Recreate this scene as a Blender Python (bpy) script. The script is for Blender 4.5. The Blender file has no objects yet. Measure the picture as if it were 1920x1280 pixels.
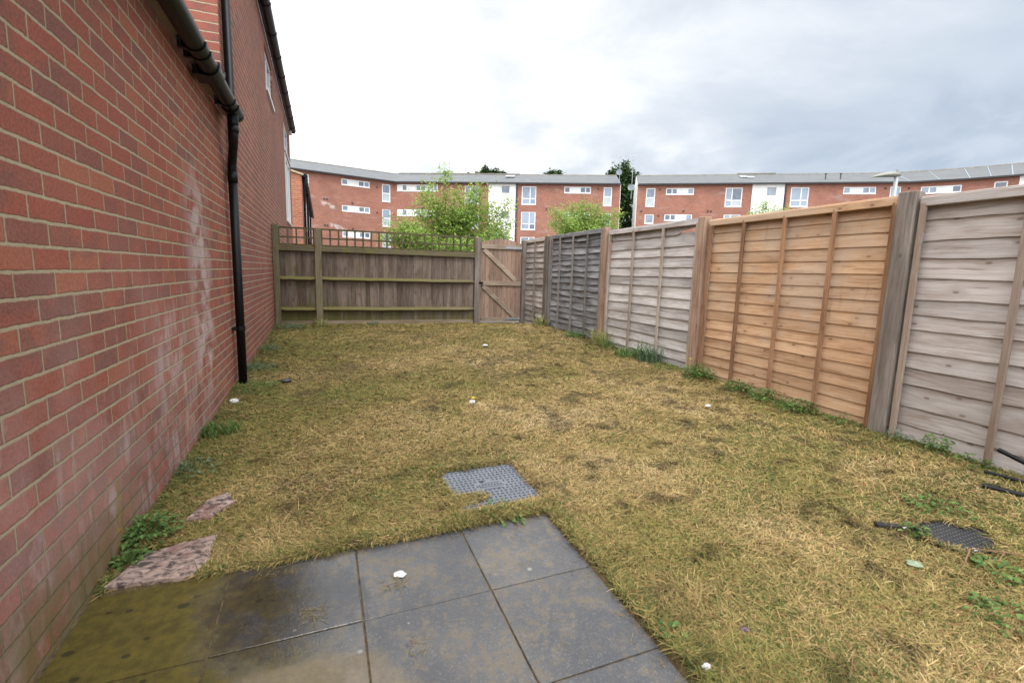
import bpy, math, random
import numpy as np
from mathutils import Matrix, Vector

random.seed(7)
RNG = np.random.default_rng(11)
SC = bpy.context.scene
COL = SC.collection
R = math.radians

# ------------------------------------------------------------------ camera
cam_d = bpy.data.cameras.new('camera')
cam = bpy.data.objects.new('camera', cam_d)
COL.objects.link(cam)
cam_d.sensor_fit = 'HORIZONTAL'
cam_d.sensor_width = 36.0
cam_d.lens = 36.0 * 909.47 / 1920.0
cam_d.clip_start = 0.05
cam_d.clip_end = 3000
RM = Matrix(((0.93245298, 0.0252931, -0.36040492),
             (-0.36025418, 0.14062359, -0.92219408),
             (0.02735628, 0.98974, 0.14023684)))
cam.matrix_world = Matrix.Translation((0, 0, 1.2)) @ RM.to_4x4()
cam_d.dof.use_dof = True
cam_d.dof.focus_distance = 7.5
cam_d.dof.aperture_fstop = 4.0
SC.camera = cam

# ------------------------------------------------------------------ light
SUN_EL, SUN_AZ = 60.0, 176.0            # azimuth clockwise from +y: high behind the camera
world = bpy.data.worlds.new('World')
SC.world = world
world.use_nodes = True
wt = world.node_tree
wt.nodes.clear()


class G:
    """tiny node-graph helper"""
    def __init__(s, tree):
        s.t = tree

    def n(s, typ, ins=None, **kw):
        nd = s.t.nodes.new(typ)
        for k, v in kw.items():
            setattr(nd, k, v)
        for k, v in (ins or {}).items():
            s.set(nd.inputs[k], v)
        return nd

    def set(s, sock, v):
        if hasattr(v, 'is_output') or isinstance(v, bpy.types.NodeSocket):
            s.t.links.new(v, sock)
        else:
            if isinstance(v, (tuple, list)) and len(v) == 3 and sock.type == 'RGBA':
                v = (*v, 1.0)
            sock.default_value = v

    def m(s, op, a, b=None, c=None, clamp=False):
        nd = s.t.nodes.new('ShaderNodeMath')
        nd.operation = op
        nd.use_clamp = clamp
        s.set(nd.inputs[0], a)
        if b is not None:
            s.set(nd.inputs[1], b)
        if c is not None:
            s.set(nd.inputs[2], c)
        return nd.outputs[0]

    def mix(s, f, a, b, blend='MIX'):
        nd = s.t.nodes.new('ShaderNodeMix')
        nd.data_type = 'RGBA'
        nd.blend_type = blend
        s.set(nd.inputs[0], f)
        s.set(nd.inputs[6], a)
        s.set(nd.inputs[7], b)
        return nd.outputs[2]

    def ss(s, x, lo, hi, a=0.0, b=1.0):
        nd = s.t.nodes.new('ShaderNodeMapRange')
        nd.interpolation_type = 'SMOOTHSTEP'
        s.set(nd.inputs[0], x)
        for i, v in enumerate((lo, hi, a, b)):
            s.set(nd.inputs[i + 1], v)
        return nd.outputs[0]

    def noise(s, vec, scale, detail=3.0, rough=0.55, dist=0.0, color=False):
        nd = s.n('ShaderNodeTexNoise', {'Vector': vec, 'Scale': scale, 'Detail': detail, 'Roughness': rough, 'Distortion': dist})
        return nd.outputs['Color' if color else 'Fac']

    def mul(s, vec, v):
        nd = s.t.nodes.new('ShaderNodeVectorMath')
        nd.operation = 'MULTIPLY'
        s.set(nd.inputs[0], vec)
        s.set(nd.inputs[1], v)
        return nd.outputs[0]

    def vadd(s, vec, v):
        nd = s.t.nodes.new('ShaderNodeVectorMath')
        nd.operation = 'ADD'
        s.set(nd.inputs[0], vec)
        s.set(nd.inputs[1], v)
        return nd.outputs[0]

    def comb(s, x, y, z):
        return s.n('ShaderNodeCombineXYZ', {0: x, 1: y, 2: z}).outputs[0]

    def sep(s, v):
        nd = s.n('ShaderNodeSeparateXYZ', {0: v})
        return nd.outputs[0], nd.outputs[1], nd.outputs[2]


g = G(wt)
sky = g.n('ShaderNodeTexSky', sky_type='NISHITA', sun_disc=False)
sky.sun_elevation = R(SUN_EL)
sky.sun_rotation = R(SUN_AZ)
tc = g.n('ShaderNodeTexCoord')
dv = tc.outputs['Generated']
dx, dy, dz = g.sep(dv)
zc = g.m('MAXIMUM', dz, 0.02)
inv = g.m('DIVIDE', 1.0, g.m('ADD', zc, 0.22))
cv = g.comb(g.m('MULTIPLY', dx, inv), g.m('MULTIPLY', dy, inv), g.m('MULTIPLY', dz, 0.6))
n1 = g.noise(cv, 1.15, 6, 0.52, 0.35)
n2 = g.noise(g.vadd(cv, (7.3, 1.2, 4.4)), 2.6, 7, 0.55, 0.5)
dark_dir = g.m('ADD', g.m('MULTIPLY', dx, 0.90), g.m('ADD', g.m('MULTIPLY', dy, 0.34), g.m('MULTIPLY', dz, 0.22)))
t1 = g.ss(g.m('ADD', dark_dir, g.m('ADD', g.m('MULTIPLY', g.m('SUBTRACT', n1, 0.5), 0.55), g.m('MULTIPLY', g.m('SUBTRACT', n2, 0.5), 0.22))), 0.66, 1.05)
soft = g.ss(g.m('ADD', g.m('MULTIPLY', n1, 0.6), g.m('MULTIPLY', n2, 0.4)), 0.40, 0.62)
base = g.mix(soft, (8.6, 8.7, 8.8), (6.1, 6.45, 6.9))
low = g.ss(dz, 0.02, 0.22, 1.0, 0.0)
base = g.mix(g.m('MULTIPLY', low, 0.75), base, (9.2, 9.2, 9.2))
cl = g.mix(g.m('MULTIPLY', t1, 0.95), base, g.mix(g.ss(n2, 0.3, 0.7), (3.2, 3.95, 5.0), (4.9, 5.5, 6.3)))
up = g.ss(dz, 0.50, 0.90, 1.0, 2.3)  # overhead sky, above the view, brightened to add light on the garden
behind = g.ss(dy, -0.1, -0.7, 1.0, 1.6)  # unseen sky behind the camera also lifted, for extra light
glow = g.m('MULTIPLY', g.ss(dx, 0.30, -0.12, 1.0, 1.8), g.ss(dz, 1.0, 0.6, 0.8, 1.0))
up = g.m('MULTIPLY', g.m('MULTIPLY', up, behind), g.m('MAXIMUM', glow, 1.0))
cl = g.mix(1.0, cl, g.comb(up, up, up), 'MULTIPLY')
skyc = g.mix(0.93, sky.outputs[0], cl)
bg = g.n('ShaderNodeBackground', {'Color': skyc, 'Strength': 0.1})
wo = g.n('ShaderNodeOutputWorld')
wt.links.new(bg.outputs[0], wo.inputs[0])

sun_d = bpy.data.lights.new('sun', 'SUN')
sun_d.energy = 1.0
sun_d.angle = R(18)
sun_d.color = (1.0, 0.96, 0.90)
sun = bpy.data.objects.new('sun', sun_d)
COL.objects.link(sun)
sd = Vector((math.sin(R(SUN_AZ)) * math.cos(R(SUN_EL)), math.cos(R(SUN_AZ)) * math.cos(R(SUN_EL)), math.sin(R(SUN_EL))))
sun.rotation_euler = sd.to_track_quat('Z', 'Y').to_euler()
sun.location = (0, -5, 20)

SC.view_settings.view_transform = 'Standard'
SC.view_settings.look = 'None'
SC.view_settings.exposure = 0.46
SC.view_settings.gamma = 1.0


# ------------------------------------------------------------------ mesh helpers
class MB:
    def __init__(s):
        s.v, s.f, s.r = [], [], []
        s.rnd = 0.0

    def piece(s):
        s.rnd = random.random()
        return s

    def add(s, verts, faces):
        b = len(s.v)
        s.v.extend(tuple(map(float, p)) for p in verts)
        for f in faces:
            s.f.append(tuple(b + i for i in f))
            s.r.append(s.rnd)

    def box(s, c, d, rot=None):
        """box centred at c with full sizes d"""
        hx, hy, hz = d[0] / 2, d[1] / 2, d[2] / 2
        vs = [Vector((x * hx, y * hy, z * hz)) for z in (-1, 1) for y in (-1, 1) for x in (-1, 1)]
        if rot is not None:
            vs = [rot @ p for p in vs]
        c = Vector(c)
        s.add([p + c for p in vs], [(0, 2, 3, 1), (4, 5, 7, 6), (0, 1, 5, 4), (2, 6, 7, 3), (0, 4, 6, 2), (1, 3, 7, 5)])

    def bar(s, p0, p1, w, h, up=(0, 0, 1)):
        """rectangular bar from p0 to p1, w across, h along `up`"""
        p0, p1 = Vector(p0), Vector(p1)
        a = (p1 - p0).normalized()
        u = Vector(up)
        u = (u - a * u.dot(a)).normalized()
        w_ = a.cross(u)
        vs = []
        for p in (p0, p1):
            for i, j in ((-1, -1), (1, -1), (1, 1), (-1, 1)):
                vs.append(p + w_ * (i * w / 2) + u * (j * h / 2))
        s.add(vs, [(0, 1, 2, 3), (7, 6, 5, 4), (0, 4, 5, 1), (1, 5, 6, 2), (2, 6, 7, 3), (3, 7, 4, 0)])

    def tube(s, pts, r, n=10, caps=True):
        pts = [Vector(p) for p in pts]
        rs = r if isinstance(r, (list, tuple)) else [r] * len(pts)
        ring = []
        ref = Vector((0.13, 0.29, 0.95))
        b = len(s.v)
        for i, p in enumerate(pts):
            a = (pts[min(i + 1, len(pts) - 1)] - pts[max(i - 1, 0)]).normalized()
            u = (ref - a * ref.dot(a))
            if u.length < 0.1:
                u = Vector((1, 0, 0)) - a * a.x
            u.normalize()
            w = a.cross(u)
            for k in range(n):
                t = 2 * math.pi * k / n
                q = p + (u * math.cos(t) + w * math.sin(t)) * rs[i]
                s.v.append(tuple(q))
        for i in range(len(pts) - 1):
            for k in range(n):
                s.f.append((b + i * n + k, b + i * n + (k + 1) % n, b + (i + 1) * n + (k + 1) % n, b + (i + 1) * n + k))
                s.r.append(s.rnd)
        if caps:
            s.f.append(tuple(b + k for k in reversed(range(n))))
            s.r.append(s.rnd)
            s.f.append(tuple(b + (len(pts) - 1) * n + k for k in range(n)))
            s.r.append(s.rnd)

    def prism(s, poly, fn0, fn1):
        """poly of 2D points; fn0/fn1 map (a, b) to the two end positions"""
        n = len(poly)
        vs = [fn0(*p) for p in poly] + [fn1(*p) for p in poly]
        fs = [tuple(reversed(range(n))), tuple(range(n, 2 * n))]
        fs += [(i, (i + 1) % n, n + (i + 1) % n, n + i) for i in range(n)]
        s.add(vs, fs)

    def grid(s, rows):
        """rows: list of equal-length lists of points"""
        n = len(rows[0])
        vs = [p for r_ in rows for p in r_]
        fs = []
        for i in range(len(rows) - 1):
            for j in range(n - 1):
                fs.append((i * n + j, i * n + j + 1, (i + 1) * n + j + 1, (i + 1) * n + j))
        s.add(vs, fs)

    def build(s, name, mat, parent=None, bevel=0.0, smooth=False, origin=None):
        me = bpy.data.meshes.new(name)
        org = Vector(origin) if origin is not None else (parent_world(parent) if parent else Vector((0, 0, 0)))
        vs = [(x - org.x, y - org.y, z - org.z) for x, y, z in s.v]
        me.from_pydata(vs, [], s.f)
        at = me.attributes.new('rnd', 'FLOAT', 'FACE')
        at.data.foreach_set('value', s.r)
        me.materials.append(mat)
        if smooth:
            me.polygons.foreach_set('use_smooth', [True] * len(me.polygons))
        me.update()
        o = bpy.data.objects.new(name, me)
        COL.objects.link(o)
        if parent:
            o.parent = parent
            if origin is not None:
                o.location = org - parent_world(parent)
        elif origin is not None:
            o.location = org
        if bevel:
            b = o.modifiers.new('bevel', 'BEVEL')
            b.width = bevel
            b.segments = 1
            b.limit_method = 'ANGLE'
        return o


def parent_world(o):
    p = Vector((0, 0, 0))
    while o:
        p = p + Vector(o.location)
        o = o.parent
    return p


def tag(o, label=None, cat=None, group=None, kind=None):
    if label:
        o['label'] = label
    if cat:
        o['category'] = cat
    if group:
        o['group'] = group
    if kind:
        o['kind'] = kind
    return o


def thing(name, label, cat, loc, group=None):
    o = bpy.data.objects.new(name, None)
    COL.objects.link(o)
    o.location = loc
    o.empty_display_size = 0.2
    return tag(o, label, cat, group)


def quads_mesh(name, V, F, mat, attrs=None, parent=None, smooth=False):
    """numpy build: V (n,3), F (m,4) ints; attrs = {name: per-face float}"""
    me = bpy.data.meshes.new(name)
    org = parent_world(parent) if parent else Vector((0, 0, 0))
    V = np.asarray(V, np.float32) - np.array(org, np.float32)
    F = np.asarray(F, np.int32)
    me.vertices.add(len(V))
    me.vertices.foreach_set('co', V.ravel())
    k = F.shape[1]
    me.loops.add(F.size)
    me.loops.foreach_set('vertex_index', F.ravel())
    me.polygons.add(len(F))
    me.polygons.foreach_set('loop_start', np.arange(0, F.size, k, dtype=np.int32))
    me.polygons.foreach_set('loop_total', np.full(len(F), k, np.int32))
    me.update(calc_edges=True)
    for an, av in (attrs or {}).items():
        at = me.attributes.new(an, 'FLOAT', 'FACE')
        at.data.foreach_set('value', np.asarray(av, np.float32))
    if smooth:
        me.polygons.foreach_set('use_smooth', np.ones(len(F), bool))
    me.materials.append(mat)
    o = bpy.data.objects.new(name, me)
    COL.objects.link(o)
    if parent:
        o.parent = parent
    return o


# value noise in numpy, for scattering
_tab = np.random.default_rng(3).random((256, 256))


def vnoise(x, y, sc):
    x = np.asarray(x) * sc + 91.3
    y = np.asarray(y) * sc + 37.7
    xi, yi = np.floor(x).astype(int), np.floor(y).astype(int)
    fx, fy = x - xi, y - yi
    fx, fy = fx * fx * (3 - 2 * fx), fy * fy * (3 - 2 * fy)
    t = lambda i, j: _tab[i % 256, j % 256]
    return (t(xi, yi) * (1 - fx) * (1 - fy) + t(xi + 1, yi) * fx * (1 - fy) + t(xi, yi + 1) * (1 - fx) * fy + t(xi + 1, yi + 1) * fx * fy)


def fnoise(x, y, sc, o=4):
    a, s_, w = 0, 0, 1.0
    for i in range(o):
        a = a + w * vnoise(x, y, sc * 2.03 ** i)
        s_ += w
        w *= 0.55
    return a / s_


def gz(x, y):
    """height of the garden's ground"""
    x = np.asarray(x, float)
    y = np.asarray(y, float)
    yy = np.clip(y, -3, 9.6)
    zl = .02 + .004 * yy + .0017 * yy * yy
    zr = np.where(yy < 8, .09 + .018 * yy, .234 - .045 * (yy - 8))
    t = np.clip((x + .79) / 4.6, -0.3, 1.2)
    return zl * (1 - t) + zr * t


def gzf(x, y):
    return float(gz(x, y))


# ------------------------------------------------------------------ materials
def new_mat(name):
    m = bpy.data.materials.new(name)
    m.use_nodes = True
    m.node_tree.nodes.clear()
    gg = G(m.node_tree)
    out = gg.n('ShaderNodeOutputMaterial')
    p = gg.n('ShaderNodeBsdfPrincipled')
    m.node_tree.links.new(p.outputs[0], out.inputs[0])
    return m, gg, p


def setp(gg, p, **kw):
    names = dict(color='Base Color', rough='Roughness', metal='Metallic', normal='Normal', spec='Specular IOR Level', trans='Transmission Weight', alpha='Alpha')
    for k, v in kw.items():
        gg.set(p.inputs[names[k]], v)


def bump(gg, h, dist, strength=1.0):
    return gg.n('ShaderNodeBump', {'Height': h, 'Distance': dist, 'Strength': strength}).outputs[0]


def pos(gg):
    return gg.n('ShaderNodeNewGeometry').outputs['Position']


def attr(gg, name):
    return gg.n('ShaderNodeAttribute', attribute_name=name).outputs['Fac']


def plain(name, c, rough=0.6, var=0.15, scale=6.0, metal=0.0, spec=0.5, bmp=0.0, bscale=60):
    m, gg, p = new_mat(name)
    P = pos(gg)
    n = gg.noise(P, scale, 5, 0.6)
    k = gg.ss(n, 0.3, 0.7, 1 - var, 1 + var)
    colr = gg.mix(1.0, c, gg.comb(k, k, k), 'MULTIPLY')
    setp(gg, p, color=colr, rough=rough, metal=metal, spec=spec)
    if bmp:
        setp(gg, p, normal=bump(gg, gg.noise(P, bscale, 4), bmp))
    return m


def brick(name, udir, u0, z0, cols, mortar, stains=None, bmp=0.006, patch=0.42):
    """brickwork laid by world position: stretcher bond, 225 x 75 mm"""
    m, gg, p = new_mat(name)
    P = pos(gg)
    x, y, z = gg.sep(P)
    wob = gg.noise(P, 14, 3, 0.6)
    u = gg.m('ADD', gg.m('MULTIPLY', x, udir[0]), gg.m('MULTIPLY', y, udir[1]))
    wz = gg.m('MULTIPLY', gg.m('SUBTRACT', wob, 0.5), 0.010)
    v = gg.m('DIVIDE', gg.m('ADD', gg.m('SUBTRACT', z, z0), wz), 0.075)
    row = gg.m('FLOOR', v)
    fv = gg.m('SUBTRACT', v, row)
    odd = gg.m('MULTIPLY', gg.m('FLOORED_MODULO', row, 2.0), 0.5)
    jit = gg.n('ShaderNodeTexWhiteNoise', {'W': row}, noise_dimensions='1D').outputs[0]
    uu = gg.m('ADD', gg.m('ADD', gg.m('DIVIDE', gg.m('ADD', gg.m('SUBTRACT', u, u0), gg.m('MULTIPLY', wz, 0.8)), 0.225), odd), gg.m('MULTIPLY', jit, 0.09))
    ci = gg.m('FLOOR', uu)
    fu = gg.m('SUBTRACT', uu, ci)
    du = gg.m('ADD', gg.m('MULTIPLY', gg.m('MINIMUM', fu, gg.m('SUBTRACT', 1.0, fu)), 0.225), 0.0016)
    dvv = gg.m('MULTIPLY', gg.m('MINIMUM', fv, gg.m('SUBTRACT', 1.0, fv)), 0.075)
    d = gg.m('ADD', gg.m('MINIMUM', du, dvv), gg.m('MULTIPLY', gg.m('SUBTRACT', gg.noise(P, 70, 3, 0.7), 0.5), 0.0065))
    isb = gg.ss(d, 0.0046, 0.0070)
    wn = gg.n('ShaderNodeTexWhiteNoise', {'Vector': gg.comb(ci, row, 0.5)}, noise_dimensions='3D')
    r1 = wn.outputs[0]
    r2 = gg.sep(wn.outputs[1])[1]
    ramp = gg.n('ShaderNodeValToRGB', {0: r1})
    el = ramp.color_ramp.elements
    el[0].position, el[0].color = 0.0, (*cols[0], 1)
    el[1].position, el[1].color = 1.0, (*cols[-1], 1)
    for i, c in enumerate(cols[1:-1]):
        e = el.new((i + 1) / (len(cols) - 1))
        e.color = (*c, 1)
    c = ramp.outputs[0]
    # purple-brown firing marks on part of a brick
    pn = gg.noise(gg.mul(P, (9, 9, 11)), 1.0, 3, 0.55)
    pm = gg.m('MULTIPLY', gg.ss(gg.m('ADD', pn, gg.m('MULTIPLY', r2, 0.34)), 0.68, 0.84), patch)
    c = gg.mix(pm, c, (0.160, 0.092, 0.080))
    fn = gg.noise(P, 95, 5, 0.7)
    k = gg.ss(fn, 0.25, 0.75, 0.70, 1.28)
    c = gg.mix(1.0, c, gg.comb(k, k, k), 'MULTIPLY')
    mn = gg.noise(P, 40, 4, 0.6)
    mc = gg.mix(mn, tuple(v_ * 0.72 for v_ in mortar), tuple(v_ * 1.2 for v_ in mortar))
    c = gg.mix(isb, mc, c)
    if stains:
        c = stains(gg, P, x, y, z, c, isb)
    big = gg.ss(gg.noise(P, 0.8, 3, 0.6), 0.3, 0.7, 0.9, 1.08)
    c = gg.mix(1.0, c, gg.comb(big, big, big), 'MULTIPLY')
    setp(gg, p, color=c, rough=0.88, spec=0.25)
    if bmp:
        h = gg.m('ADD', isb, gg.m('MULTIPLY', fn, 0.25))
        setp(gg, p, normal=bump(gg, h, bmp))
    return m


def wall_stains(gg, P, x, y, z, c, isb):
    # efflorescence: one washed band down the wall and run-downs near its foot
    st = gg.noise(gg.comb(gg.m('MULTIPLY', y, 12), gg.m('MULTIPLY', z, 2.6), 0.0), 1.0, 6, 0.70, 0.4)
    bl = gg.noise(gg.mul(P, (1, 5, 6)), 1.0, 4, 0.6)
    band = gg.ss(gg.m('ABSOLUTE', gg.m('SUBTRACT', y, gg.m('ADD', 3.92, gg.m('MULTIPLY', gg.m('SUBTRACT', bl, 0.5), 0.5)))), 0.08, 0.44, 1.0, 0.0)
    bandz = gg.m('MULTIPLY', gg.ss(z, 0.1, 0.5), gg.ss(z, 2.0, 1.5))
    e1 = gg.m('MULTIPLY', gg.m('MULTIPLY', band, bandz), gg.ss(bl, 0.36, 0.6))
    low = gg.m('MULTIPLY', gg.ss(z, 0.95, 0.30), gg.ss(y, 4.9, 3.4))
    e2 = gg.m('MULTIPLY', low, gg.m('ADD', gg.m('MULTIPLY', gg.ss(st, 0.46, 0.68), 0.7), gg.m('MULTIPLY', gg.ss(bl, 0.35, 0.65), 0.42)))
    top = gg.m('MULTIPLY', gg.ss(z, 1.35, 0.6), gg.ss(st, 0.56, 0.68))
    e2 = gg.m('MAXIMUM', e2, gg.m('MULTIPLY', gg.m('MULTIPLY', top, gg.ss(y, 4.5, 2.5)), 0.8))
    haze_n = gg.noise(gg.mul(P, (1, 1.3, 1.5)), 1.0, 5, 0.65)
    broad = gg.m('MULTIPLY', gg.m('MULTIPLY', gg.ss(z, 1.55, 0.5), gg.ss(y, 5.0, 4.0)), gg.ss(haze_n, 0.40, 0.68))
    b2 = gg.m('MULTIPLY', gg.m('MULTIPLY', gg.ss(gg.m('ABSOLUTE', gg.m('SUBTRACT', y, 3.15)), 0.10, 0.60, 1.0, 0.0), gg.m('MULTIPLY', gg.ss(z, 0.10, 0.35), gg.ss(z, 1.15, 0.75))), gg.ss(gg.m('ADD', gg.m('MULTIPLY', st, 0.5), gg.m('MULTIPLY', bl, 0.5)), 0.42, 0.60))
    e1 = gg.m('MAXIMUM', e1, gg.m('MULTIPLY', b2, 0.8))
    e = gg.m('MAXIMUM', gg.m('MAXIMUM', gg.m('MULTIPLY', e1, 0.72), gg.m('MULTIPLY', e2, 0.62)), gg.m('MULTIPLY', broad, 0.24))
    c = gg.mix(gg.m('MULTIPLY', gg.m('MULTIPLY', gg.ss(z, 0.55, 0.15), gg.ss(y, 4.0, 2.6)), gg.m('MULTIPLY', gg.m('SUBTRACT', 1.0, isb), 0.65)), c, (0.13, 0.10, 0.06))
    c = gg.mix(gg.m('MULTIPLY', e, gg.m('ADD', 0.35, gg.m('MULTIPLY', isb, 0.65))), c, (0.58, 0.49, 0.48))
    # algae at the foot beside the patio, with two yellow lichen runs
    al = gg.m('MULTIPLY', gg.m('MULTIPLY', gg.ss(z, 0.38, 0.08), gg.ss(y, 2.9, 2.0)), gg.ss(bl, 0.25, 0.52))
    c = gg.mix(gg.m('MULTIPLY', al, 0.8), c, (0.15, 0.120, 0.040))
    ly = gg.ss(gg.m('ABSOLUTE', gg.m('SUBTRACT', y, gg.m('ADD', 2.27, gg.m('MULTIPLY', gg.m('SUBTRACT', z, 0.1), 0.15)))), 0.012, 0.035, 1.0, 0.0)
    lz = gg.m('MULTIPLY', gg.ss(z, 0.36, 0.30), gg.m('MULTIPLY', gg.ss(bl, 0.44, 0.55), gg.ss(gg.noise(P, 24, 3, 0.6), 0.42, 0.55)))
    c = gg.mix(gg.m('MULTIPLY', gg.m('MULTIPLY', ly, lz), 0.8), c, (0.33, 0.26, 0.02))
    return c


def wood(name, ax, cd, cm, cl, knots=1.0, moss=None, bmp=0.0025, grain=1.0, patch=(0.35, 0.7), var=(0.80, 1.16)):
    """sawn timber, grain along ax ('x','y','z'); colour stops dark, mid, light"""
    m, gg, p = new_mat(name)
    P = pos(gg)
    x, y, z = gg.sep(P)
    rn = attr(gg, 'rnd')
    o = gg.m('MULTIPLY', rn, 61.0)
    al, c1, c2 = {'x': (x, y, z), 'y': (y, x, z), 'z': (z, x, y)}[ax]
    al = gg.m('ADD', al, o)
    warp = gg.m('MULTIPLY', gg.m('SUBTRACT', gg.noise(gg.comb(gg.m('MULTIPLY', al, 2.2), gg.m('MULTIPLY', c1, 6), gg.m('MULTIPLY', c2, 6)), 1.0, 2), 0.5), 0.05)
    # knots bend the grain round them
    kv = gg.n('ShaderNodeTexVoronoi', {'Vector': gg.comb(gg.m('MULTIPLY', al, 3.6), gg.m('ADD', gg.m('MULTIPLY', gg.m('ADD', c1, c2), 7), o), 0.0), 'Scale': 1.0, 'Randomness': 1.0}, voronoi_dimensions='2D')
    kd = kv.outputs['Distance']
    kr = gg.sep(kv.outputs['Color'])[0]
    kon = gg.m('MULTIPLY', gg.ss(kr, 0.50, 0.56), knots)
    kn = gg.m('MULTIPLY', gg.ss(kd, 0.085, 0.04), kon)
    halo = gg.m('MULTIPLY', gg.ss(kd, 0.36, 0.07), kon)
    c2w = gg.m('ADD', gg.m('ADD', c2, warp), gg.m('MULTIPLY', halo, 0.012))
    gv = gg.comb(gg.m('MULTIPLY', al, 1.4), gg.m('MULTIPLY', gg.m('ADD', c1, warp), 55 * grain), gg.m('MULTIPLY', c2w, 55 * grain))
    g1 = gg.noise(gv, 1.0, 5, 0.62)
    fv = gg.comb(gg.m('MULTIPLY', al, 6), gg.m('MULTIPLY', c1, 240 * grain), gg.m('MULTIPLY', c2w, 240 * grain))
    g2 = gg.noise(fv, 1.0, 3, 0.6)
    pt = gg.noise(gg.comb(gg.m('MULTIPLY', al, 2.0), gg.m('MULTIPLY', c1, 9), gg.m('ADD', gg.m('MULTIPLY', c2, 9), o)), 1.0, 4, 0.6)
    gm = gg.m('ADD', gg.m('MULTIPLY', g1, 0.65), gg.m('MULTIPLY', g2, 0.35))
    c = gg.mix(gg.ss(gm, 0.36, 0.62), cm, cl)
    c = gg.mix(gg.m('MULTIPLY', gg.ss(pt, patch[0], patch[1]), 0.75), c, gg.mix(gg.ss(gm, 0.35, 0.65), cd, cm))
    k = gg.ss(rn, 0.0, 1.0, var[0], var[1])
    c = gg.mix(1.0, c, gg.comb(k, k, k), 'MULTIPLY')
    c = gg.mix(gg.m('MULTIPLY', halo, 0.35), c, tuple(v * 0.75 for v in cm))
    c = gg.mix(gg.m('MULTIPLY', kn, 0.75), c, (cd[0] * 0.62, cd[1] * 0.5, cd[2] * 0.42))
    crack = gg.m('MULTIPLY', gg.ss(g1, 0.36, 0.30), 0.55)
    c = gg.mix(crack, c, tuple(v * 0.4 for v in cd))
    if moss:
        c = moss(gg, P, x, y, z, c)
    setp(gg, p, color=c, rough=0.82, spec=0.25)
    setp(gg, p, normal=bump(gg, gm, bmp, 0.8))
    return m


def back_moss(gg, P, x, y, z, c):
    n = gg.noise(gg.comb(gg.m('MULTIPLY', x, 16), y, gg.m('MULTIPLY', z, 2.2)), 1.0, 4, 0.6)
    n2 = gg.noise(P, 3.0, 4, 0.6)
    foot = gg.ss(z, 0.75, 0.2)
    left = gg.ss(x, 1.9, -0.6)
    f = gg.m('ADD', gg.m('MULTIPLY', foot, 0.28), gg.m('MULTIPLY', left, 0.14))
    k = gg.ss(gg.m('ADD', gg.m('ADD', gg.m('MULTIPLY', n, 0.6), gg.m('MULTIPLY', n2, 0.4)), f), 0.60, 0.86)
    return gg.mix(gg.m('MULTIPLY', k, 0.75), c, (0.095, 0.095, 0.020))


def rail_moss(gg, P, x, y, z, c):
    n = gg.noise(P, 7.0, 5, 0.65)
    nz = gg.sep(gg.n('ShaderNodeNewGeometry').outputs['True Normal'])[2]
    k = gg.m('MULTIPLY', gg.ss(gg.m('ADD', n, gg.m('MULTIPLY', nz, 0.25)), 0.42, 0.66), gg.ss(x, 2.9, 1.2, 0.45, 1.0))
    return gg.mix(gg.m('MULTIPLY', k, 0.85), c, (0.135, 0.122, 0.036))


def orange_wear(gg, P, x, y, z, c):
    # rain-washed paler boards towards the top, raw orange lower down, a few run stains
    n = gg.noise(gg.comb(gg.m('MULTIPLY', x, 1), gg.m('MULTIPLY', y, 2.2), gg.m('MULTIPLY', z, 3.2)), 1.0, 5, 0.62)
    k = gg.ss(gg.m('ADD', n, gg.m('MULTIPLY', gg.m('SUBTRACT', z, 1.0), 0.16)), 0.47, 0.66)
    c = gg.mix(gg.m('MULTIPLY', k, 0.5), c, (0.50, 0.40, 0.31))
    r = gg.noise(gg.comb(0.0, gg.m('MULTIPLY', y, 13), gg.m('MULTIPLY', z, 1.5)), 1.0, 4, 0.65)
    return gg.mix(gg.m('MULTIPLY', gg.ss(r, 0.60, 0.74), 0.35), c, (0.24, 0.12, 0.06))


M = {}
RED = [(0.305, 0.092, 0.062), (0.335, 0.104, 0.067), (0.290, 0.090, 0.064), (0.365, 0.130, 0.078), (0.320, 0.099, 0.066), (0.250, 0.098, 0.073), (0.330, 0.104, 0.069)]
MORT = (0.43, 0.345, 0.225)
M['brick_near'] = brick('red brick near', (0, 1), 1.741, 1.2392, RED, MORT, wall_stains, 0.007)
M['brick_tall'] = brick('red brick tall house', (0, 1), 1.741, 1.2392, [(0.28, 0.094, 0.070), (0.33, 0.110, 0.078), (0.255, 0.088, 0.070), (0.35, 0.128, 0.088), (0.235, 0.092, 0.078)], MORT, None, 0.006, 0.4)
M['brick_return'] = brick('red brick return', (1, 0), 0.0, 1.2392, RED, MORT, None, 0.006)
M['brick_row'] = brick('orange brick far row', (1, 0), 0.0, 0.02, [(0.36, 0.11, 0.06), (0.43, 0.15, 0.08), (0.32, 0.09, 0.06), (0.46, 0.17, 0.09)], (0.45, 0.38, 0.28), None, 0.004, 0.4)


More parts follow.
